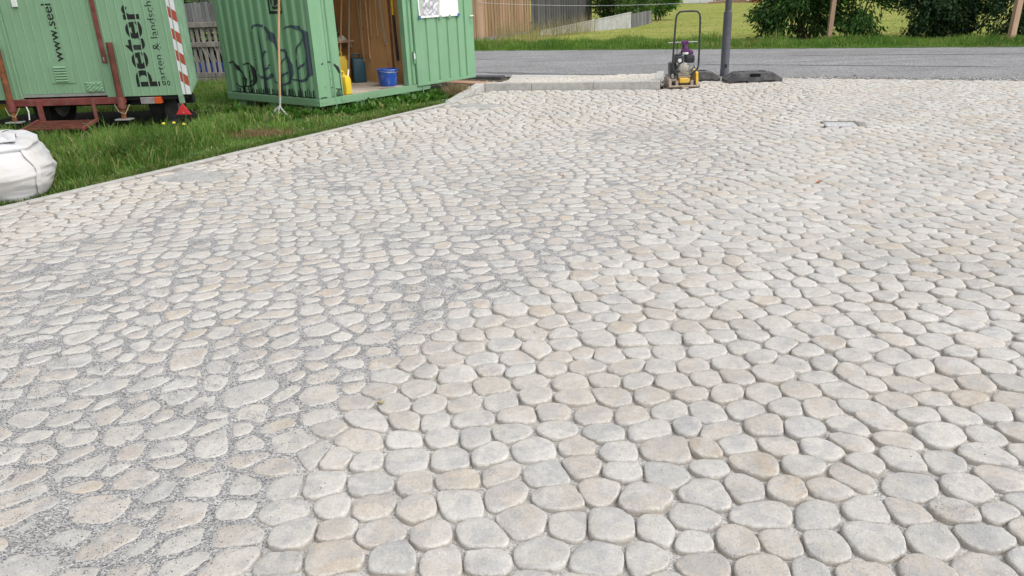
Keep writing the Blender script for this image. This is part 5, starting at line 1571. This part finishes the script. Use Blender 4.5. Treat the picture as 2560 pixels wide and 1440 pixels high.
# ------------------------------------------------------------------ rubber foot blocks
def block(lab, loc, rz):
    e = empty('rubber_block', loc, rz); tag(e, lab, 'fence foot', 'black rubber fence feet')
    w_, d_, h_ = .44, .20, .145
    b = MB()
    b.prism([(-w_, 0), (-w_, .045), (-w_ + .15, h_ - .02), (-w_ + .20, h_), (w_ - .20, h_), (w_ - .15, h_ - .02), (w_, .045), (w_, 0), (w_ - .1, 0), (w_ - .12, .018), (.12, .018), (.10, 0), (-.10, 0), (-.12, .018), (-w_ + .12, .018), (-w_ + .1, 0)], -d_, d_, lambda a, z_, h: (a, h, z_))
    b.build('body', M['block'], e, .006)
    MB().box(-.085, .085, -d_ - .004, -d_ + .002, h_ - .062, h_ - .014).build('hand_slot', M['block_lo'], e, .002)
    for x_ in (-.2, -.14, .14, .2):
        MB().lathe([(.034, 0), (.034, .003), (.0, .003)], 12, Matrix.Translation((x_, .02, h_ + .0005))).build('socket_hole', M['block_lo'], e)
    for s_ in (-1, 1):
        for k in range(3):
            b = MB(); x0 = s_ * (w_ - .14); x1 = s_ * (w_ - .03)
            y_ = -.12 + k * .12
            b.add([(x0, y_ - .012, h_ - .018), (x0, y_ + .012, h_ - .018), (x1, y_ + .012, .062), (x1, y_ - .012, .062), (x0, y_ - .012, h_ - .008), (x0, y_ + .012, h_ - .008), (x1, y_ + .012, .070), (x1, y_ - .012, .070)], [(0, 3, 2, 1), (4, 5, 6, 7), (0, 1, 5, 4), (1, 2, 6, 5), (2, 3, 7, 6), (3, 0, 4, 7)]); b.build('grip_ridge', M['block'], e)
    return e
block('black rubber block right of the lamp post, fully visible', (4.03, 12.72, .004), R(-2))
block('black rubber block partly hidden behind the plate compactor', (3.16, 13.16, .004), R(-4))

# ------------------------------------------------------------------ plate compactor
PC = empty('plate_compactor', (2.80, 12.33, .004), R(-1)); tag(PC, 'dusty yellow plate compactor with black engine and tall loop handle', 'plate compactor')
b = MB()   # base plate with turned-up ends
prof_ = [(-.27, .035), (-.25, .012), (-.21, 0), (.21, 0), (.26, .03), (.30, .085), (.285, .09), (.25, .045), (.2, .022), (-.2, .022), (-.245, .035), (-.262, .05)]
b.prism(prof_, -.24, .24, lambda a, z_, h: (h, a, z_)); b.build('base_plate', M['plate'], PC, .004)
MB().box(-.20, .20, -.20, .20, .023, .050).build('isolator_tray', M['plate_dark'], PC, .004)
b = MB(); b.prism([(-.20, .03), (-.17, .13), (.18, .17), (.22, .05)], -.235, -.19, lambda a, z_, h: (h, a, z_)); b.build('side_plate', M['plate'], PC, .006)
b = MB(); b.prism([(-.18, .05), (-.16, .22), (.10, .26), (.20, .05)], .185, .225, lambda a, z_, h: (h, a, z_)); b.build('side_plate', M['yellow'], PC, .008)
MB().box(-.075, .075, -.215, -.10, .075, .150).build('front_cover', M['yellow'], PC, .010)
MB().box(-.07, .07, -.205, -.10, .03, .074).build('cover_recess', M['plate_dark'], PC, .003)
MB().box(-.11, .13, -.15, .18, .151, .172).build('engine_deck', M['plate'], PC, .006)
for s_ in (-1, 1):
    MB().box(s_ * .115 - .022, s_ * .115 + .022, -.23, -.17, .035, .115).build('handle_bracket', M['plate'], PC, .006)
    MB().lathe([(.0, .05), (.028, .05), (.032, .025), (.028, .0), (0, 0)], 12, Matrix.Translation((s_ * .155, -.16, .05))).build('rubber_mount', M['black_rub'], PC, smooth=True)
MB().prism([(-.045, -.33), (.045, -.33), (.05, -.25), (-.05, -.25)], -.002, .030, lambda a, c_, h: (a, c_, h)).build('towing_hook', M['plate'], PC, .006)
# engine
MB().box(-.075, .085, -.12, .14, .173, .235).build('engine_block', M['alu'], PC, .012)
b = MB().lathe([(.0, -.135), (.045, -.135), (.078, -.120), (.082, -.06), (.082, .05)], 20, Matrix.Translation((.0, -.03, .295)) @ Matrix.Rotation(R(-90), 4, 'X') @ Matrix.Scale(1, 4)); 
b.build('crankcase_cover', M['alu'], PC, smooth=True)
for k in range(7):
    q_ = 2 * math.pi * k / 7; MB().lathe([(0, .006), (.008, .005), (.009, 0)], 8, Matrix.Translation((.066 * math.cos(q_), -.156, .295 + .066 * math.sin(q_))) @ Matrix.Rotation(R(90), 4, 'X')).build('bolt', M['steel_dull'], PC)
MB().box(-.05, .06, -.10, .12, .236, .36).build('cylinder_block', M['alu'], PC, .010)
for k in range(6): MB().box(.061, .118, -.07, .09, .225 + k * .020, .234 + k * .020).build('cooling_fin', M['alu'], PC)
MB().box(.075, .15, -.12, -.075, .19, .27).build('carburettor', M['steel_dull'], PC, .010)
af = MB().box(-.145, -.012, -.14, .03, .375, .480).build('air_filter', M['engine_black'], PC, .018, True)
MB().lathe([(0, .022), (.026, .020), (.031, .0)], 16, Matrix.Translation((-.072, -.141, .408)) @ Matrix.Rotation(R(90), 4, 'X')).build('muffler_cap', M['white_metal'], af, smooth=True)
MB().box(-.13, -.03, -.1, .02, .481, .497).build('filter_lid', M['engine_black'], af, .006)
ft = MB().box(.030, .165, -.13, .09, .365, .485).build('fuel_tank', M['engine_black'], PC, .022, True)
MB().box(.027, .168, -.133, .093, .420, .427).build('tank_seam', M['engine_black'], ft, .002)
MB().lathe([(.05, .0), (.05, .018), (.042, .026), (0, .026)], 18, Matrix.Translation((.035, -.03, .492))).build('fuel_cap', M['white_metal'], PC, smooth=True)
MB().box(-.04, .11, -.06, .12, .486, .506).build('shroud', M['engine_black'], PC, .008)
MB().box(-.19, -.09, -.05, .19, .175, .37).build('belt_guard', M['engine_black'], PC, .03, True)
for z_ in (.195, .165): MB().lathe([(0, .01), (.018, .008), (.020, 0)], 12, Matrix.Translation((-.17, -.13, z_)) @ Matrix.Rotation(R(90), 4, 'X')).build('bolt', M['galv'], PC, smooth=True)
MB().tube([(.10, -.13, .26), (.15, -.15, .30), (.18, -.12, .28), (.16, -.05, .33)], .006, 6).build('fuel_hose', M['black_rub'], PC, smooth=True)
MB().tube([(.125, -.13, .20), (.14, -.14, .30)], .009, 8).build('throttle_rod', M['steel_dull'], PC)
# loop handle
hp = [(-.105, -.20, .055), (-.105, -.21, .15), (-.115, -.22, .21), (-.185, -.235, .285), (-.198, -.245, .33), (-.195, -.26, .62), (-.182, -.28, 1.02), (-.168, -.285, 1.085), (-.128, -.29, 1.122), (-.07, -.29, 1.128)]
hp = hp + [(-x_, y_, z_) for x_, y_, z_ in hp[::-1]]
MB().tube(hp, .0145, 10).build('loop_handle', M['handle'], PC, smooth=True)
MB().tube([(-.225, .02, .665), (.225, .02, .668)], .010, 10).build('lifting_bar', M['galv'], PC, smooth=True)
for x_ in (-.085, .095): MB().tube([(x_, .02, .48), (x_, .02, .665)], .006, 8).build('bar_strut', M['handle'], PC, smooth=True)
# purple cloth tied over the bar (a thing of its own)
cl = empty('purple_cloth', (2.83, 12.33, .004)); tag(cl, 'purple cloth draped over the lifting bar of the plate compactor', 'cloth')
def blob(b, rings, n=18, seed=0):
    vs, fs = [], []
    for j, (cx_, cy_, cz_, rx_, ry_) in enumerate(rings):
        for i in range(n):
            q_ = 2 * math.pi * i / n; w_ = 1 + .14 * math.sin(3 * q_ + j * 1.7 + seed) + .08 * math.sin(7 * q_ + j)
            vs.append((cx_ + rx_ * w_ * math.cos(q_), cy_ + ry_ * w_ * math.sin(q_), cz_ + .006 * math.sin(5 * q_ + j)))
    for j in range(len(rings) - 1):
        for i in range(n): fs.append((j * n + i, j * n + (i + 1) % n, (j + 1) * n + (i + 1) % n, (j + 1) * n + i))
    fs += [tuple(range(n))[::-1], tuple((len(rings) - 1) * n + i for i in range(n))]
    b.add(vs, fs); return b
blob(MB(), [(.04, .03, .505, .085, .05), (.03, .02, .53, .09, .055), (.015, .02, .555, .060, .045), (.0, .02, .585, .036, .032), (.0, .02, .615, .034, .030), (.0, .02, .645, .052, .036), (.0, .02, .675, .056, .034), (.0, .02, .688, .03, .02)]).build('drape', M['purple'], cl, smooth=True)
blob(MB(), [(.10, -.01, .49, .03, .03), (.095, 0, .52, .04, .035), (.06, .02, .55, .03, .03)], seed=2).build('loose_end', M['purple'], cl, smooth=True)

# ------------------------------------------------------------------ shrubs, hedge, trees
def leaves(centres, n_dir, size, asp, tint, droop=.4):
    """diamond leaves, folded along the midrib; centres (n,3), n_dir (n,3) growth directions"""
    n = len(centres)
    d_ = n_dir + RNG.normal(0, .55, (n, 3)); d_[:, 2] -= droop
    d_ /= np.linalg.norm(d_, axis=1)[:, None]
    r_ = RNG.normal(0, 1, (n, 3)); s_ = np.cross(d_, r_); s_ /= np.linalg.norm(s_, axis=1)[:, None]
    nn = np.cross(s_, d_)
    L_ = size * RNG.uniform(.6, 1.25, n)[:, None]; w_ = L_ * asp
    V = np.zeros((n, 6, 3))
    V[:, 0] = centres; V[:, 1] = centres + d_ * L_ * .45 + s_ * w_ * .5 + nn * w_ * .18; V[:, 2] = centres + d_ * L_ * .5
    V[:, 3] = centres + d_ * L_ * .45 - s_ * w_ * .5 + nn * w_ * .18; V[:, 4] = centres + d_ * L_ + np.array([0, 0, -.12]) * L_; V[:, 5] = V[:, 2]
    f = np.array([(0, 1, 4, 2), (0, 2, 4, 3)])
    return V.reshape(-1, 3), (f[None] + (np.arange(n) * 6)[:, None, None]).reshape(-1, 4), np.repeat(tint, 6, 0)
def shrub(name, label, loc, lobes, n, size, asp, col, mat, stems=7, droop=.4, clump=.12, nclump=260, group=None, core=.55):
    """lobes: [(cx,cy,cz,rx,ry,rz)] relative to loc"""
    e = empty(name, loc); tag(e, label, 'shrub' if name != 'hedge' else 'hedge', group)
    vol = np.array([l[3] * l[4] * l[5] for l in lobes]); pick = RNG.choice(len(lobes), nclump, p=vol / vol.sum())
    dirs = RNG.normal(0, 1, (nclump, 3)); dirs /= np.linalg.norm(dirs, axis=1)[:, None]
    rr = core + (1 - core) * RNG.random(nclump) ** .6
    lb_ = np.array(lobes)[pick]
    cc = lb_[:, :3] + dirs * lb_[:, 3:6] * rr[:, None]
    cc = cc[cc[:, 2] > .05]; nclump = len(cc)
    ci = RNG.integers(0, nclump, n)
    ctr_ = np.array(lobes)[:, :3].mean(0)
    pos = cc[ci] + RNG.normal(0, clump, (n, 3)) * np.array([1, 1, .75])
    pos[:, 2] = np.maximum(pos[:, 2], .02)
    od = pos - ctr_; od /= np.maximum(np.linalg.norm(od, axis=1)[:, None], .05)
    ct = RNG.uniform(.55, 1.35, nclump)[ci][:, None] * RNG.uniform(.75, 1.25, (n, 1))
    tn = np.array(col)[None] * ct; yl = RNG.random(n) < .06; tn[yl] *= np.array([1.7, 1.45, 1.0])
    V, Fq, T = leaves(pos, od, size, asp, tn, droop)
    link_mesh('crown', np_mesh('crown', V, Fq, M[mat], {'tint': T}), e)
    # twigs reach from the foot to the clumps
    b = MB()
    for k in range(stems):
        tgt = cc[RNG.integers(0, nclump)]
        bx, by = RNG.normal(0, .10, 2)
        m1 = (bx * .5 + tgt[0] * .35, by * .5 + tgt[1] * .35, tgt[2] * .5)
        b.tube([(bx, by, -.05), m1, tuple(tgt)], [.03, .020, .008], 6)
    b.build('trunk', M['bark'], e, smooth=True)
    return e
shrub('leafy_shrub', 'large dark green leafy shrub behind the left wooden wire post', (8.1, 21.4, 0),
      [(-.5, 0, .9, .75, .7, .75), (.1, .1, 1.5, .9, .8, .8), (.4, -.1, .75, .55, .6, .65), (.75, .1, 1.6, .8, .7, .6), (-.75, .1, 1.5, .55, .6, .6), (-.9, .0, .55, .45, .5, .5)], 15000, .125, .34, (.045, .115, .024), 'leaf', 14, .35, .13, 300, core=.3)
shrub('leafy_shrub', 'arching light green branch bush with a gap under it, left of the hedge', (9.15, 20.6, 0),
      [(.15, .1, 1.35, .75, .6, .40), (.65, .0, 1.05, .40, .4, .32), (-.1, 0, .55, .42, .4, .42), (.25, .1, .38, .35, .35, .28)], 6000, .13, .32, (.058, .14, .03), 'leaf', 9, .4, .12, 150, core=.2)
shrub('hedge', 'very dark evergreen hedge bush behind the right wooden wire post', (10.95, 19.9, 0),
      [(-.35, 0, .75, .62, .5, .75), (.35, .1, .75, .7, .5, .75), (-.3, .1, 1.7, .62, .5, .8), (.45, .1, 1.7, .7, .5, .8)], 24000, .085, .5, (.022, .056, .018), 'needle', 8, .1, .10, 420, core=.3)
shrub('hedge', 'dark evergreen hedge bush at the right edge of the picture', (12.7, 19.3, 0),
      [(-.35, 0, .7, .75, .6, .75), (.6, .1, .8, .8, .6, .8), (-.2, .1, 1.7, .8, .6, .8), (.7, .1, 1.7, .8, .6, .8)], 24000, .085, .5, (.026, .066, .02), 'needle', 8, .1, .10, 420, core=.3)
shrub('garden_shrub', 'dark green shrub rising behind the pale low wall next to the charcoal fence', (5.0, 36.4, 0), [(0, 0, 1.2, .95, .8, 1.1), (.5, .1, .8, .7, .7, .7)], 8000, .12, .45, (.045, .095, .022), 'leaf', 6, .3, .13, 170)
shrub('garden_shrub', 'yellow-green middle shrub overhanging the pale low wall', (5.75, 34.8, 0), [(0, 0, 1.0, .75, .7, .95), (-.3, -.5, .55, .5, .5, .4)], 6000, .12, .45, (.085, .16, .035), 'leaf', 6, .4, .13, 150)
shrub('garden_shrub', 'bright green clipped shrub above the short grey plank fence', (7.2, 37.0, 0), [(0, 0, 1.1, 1.0, .8, .85)], 8000, .10, .45, (.060, .15, .022), 'leaf', 5, .1, .10, 180)
shrub('garden_shrub', 'green shrub peeping over the top of the old picket fence', (-6.4, 17.8, 0), [(0, 0, 1.2, 1.0, .5, .55)], 4000, .11, .4, (.05, .10, .025), 'leaf', 5, .3, .13, 90)
# ------------------------------------------------------------------ far edge of the field
hs_ = empty('white_house', (20.9, 65.8, 0), R(-20)); tag(hs_, 'white house wall far away beyond the field', 'house')
MB().box(-6.0, 5.0, 0, 6, .06, 3.4).build('wall', M['white_wall'], hs_)
MB().box(-6.05, 5.05, -.03, 6, -.1, .06).build('plinth', M['kerb'], hs_)
b = MB(); b.prism([(-.6, 3.35), (6.6, 3.35), (3, 5.6)], -6.5, 5.5, lambda a, z_, h: (h, a, z_)); b.build('roof', M['fence_brown'], hs_)
MB().box(2.6, 3.6, -.03, .02, .25, 2.3).build('door', M['grey_item'], hs_)
for x_ in (-4.5, -2.5, .3): 
    wf = MB().box(x_ - .5, x_ + .5, -.04, .02, 1.1, 2.2).build('window', M['white_metal'], hs_); MB().box(x_ - .42, x_ + .42, -.055, -.041, 1.18, 2.12).build('pane', M['grey_item'], wf)
ws = empty('wood_stack', (18.2, 64.0, 0), R(-20)); tag(ws, 'stack of split firewood on a low platform at the field edge', 'wood stack')
MB().box(-1.75, 2.6, -.2, .9, -.1, .14).build('platform', M['plank_red'], ws)
lg0 = None
for r_ in range(7):
    for c_ in range(14):
        x_ = -1.15 + c_ * .17 + (r_ % 2) * .085
        if lg0 is None: lg0 = MB().tube([(0, -.05, 0), (0, .5, 0)], .082, 7).build('log', M['log'], ws); o = lg0
        else: o = lg0.copy(); COL.objects.link(o)
        o.location = (x_, random.uniform(-.06, .02), .225 + r_ * .145); o.rotation_euler = (0, random.random() * 3, 0)
for x_ in (-1.35, 1.4): MB().box(x_ - .05, x_ + .05, .1, .2, .14, 1.5).build('stack_post', M['plank_red'], ws)
o = MB().box(-.3, .3, -.3, .3, 0, 1.1).build('red_barrel', M['red_box'], None, .05, loc=(19.9, 63.2, .0)); tag(o, 'reddish brown barrel next to the firewood stack', 'barrel')
shrub('hedge', 'dark hedge at the far left edge of the field', (12.9, 70.5, 0), [(-1.0, 0, .6, 1.0, .8, .7), (.4, 0, .6, 1.0, .8, .7), (1.2, 0, .6, .8, .8, .7)], 5000, .35, .5, (.03, .06, .02), 'needle', 4, .1, .25, 160)
fn = empty('wire_fence', (17.6, 65.0, 0), R(-20)); tag(fn, 'thin grey posts of a garden fence before the white house', 'fence')
for k in range(9): MB().box(-8.03 + k * 1.6, -7.97 + k * 1.6, 0, .06, 0, 1.3).build('fence_post', M['kerb'], fn)
MB().box(-8, 4.8, .02, .04, 1.18, 1.23).build('fence_rail', M['kerb'], fn)

# ------------------------------------------------------------------ dry leaves on the paving
def dry_leaf(lab, x_, y_, s_, rz, mt='dry_leaf'):
    e = MB(); e.add([(-s_, 0, .004), (-.3 * s_, .42 * s_, .012), (.5 * s_, .3 * s_, .010), (s_, 0, .02), (.4 * s_, -.38 * s_, .009), (-.4 * s_, -.35 * s_, .014), (0, 0, .003)], [(0, 1, 6), (1, 2, 6), (2, 3, 6), (3, 4, 6), (4, 5, 6), (5, 0, 6)])
    o = e.build('dry_leaf', M[mt], None, loc=(x_, y_, .010), rot=(0, 0, rz)); tag(o, lab, 'leaf', 'dry leaves on the paving')
dry_leaf('curled orange-brown dry leaf on the pale cobbles right of centre', 2.45, 5.85, .035, .4)
dry_leaf('thin yellowish dry leaf in a joint of the foreground cobbles', -.53, 2.62, .024, -.2, 'pale_leaf')
dry_leaf('tiny reddish dry leaf on the grit-covered middle cobbles', .47, 6.4, .02, 1.2)
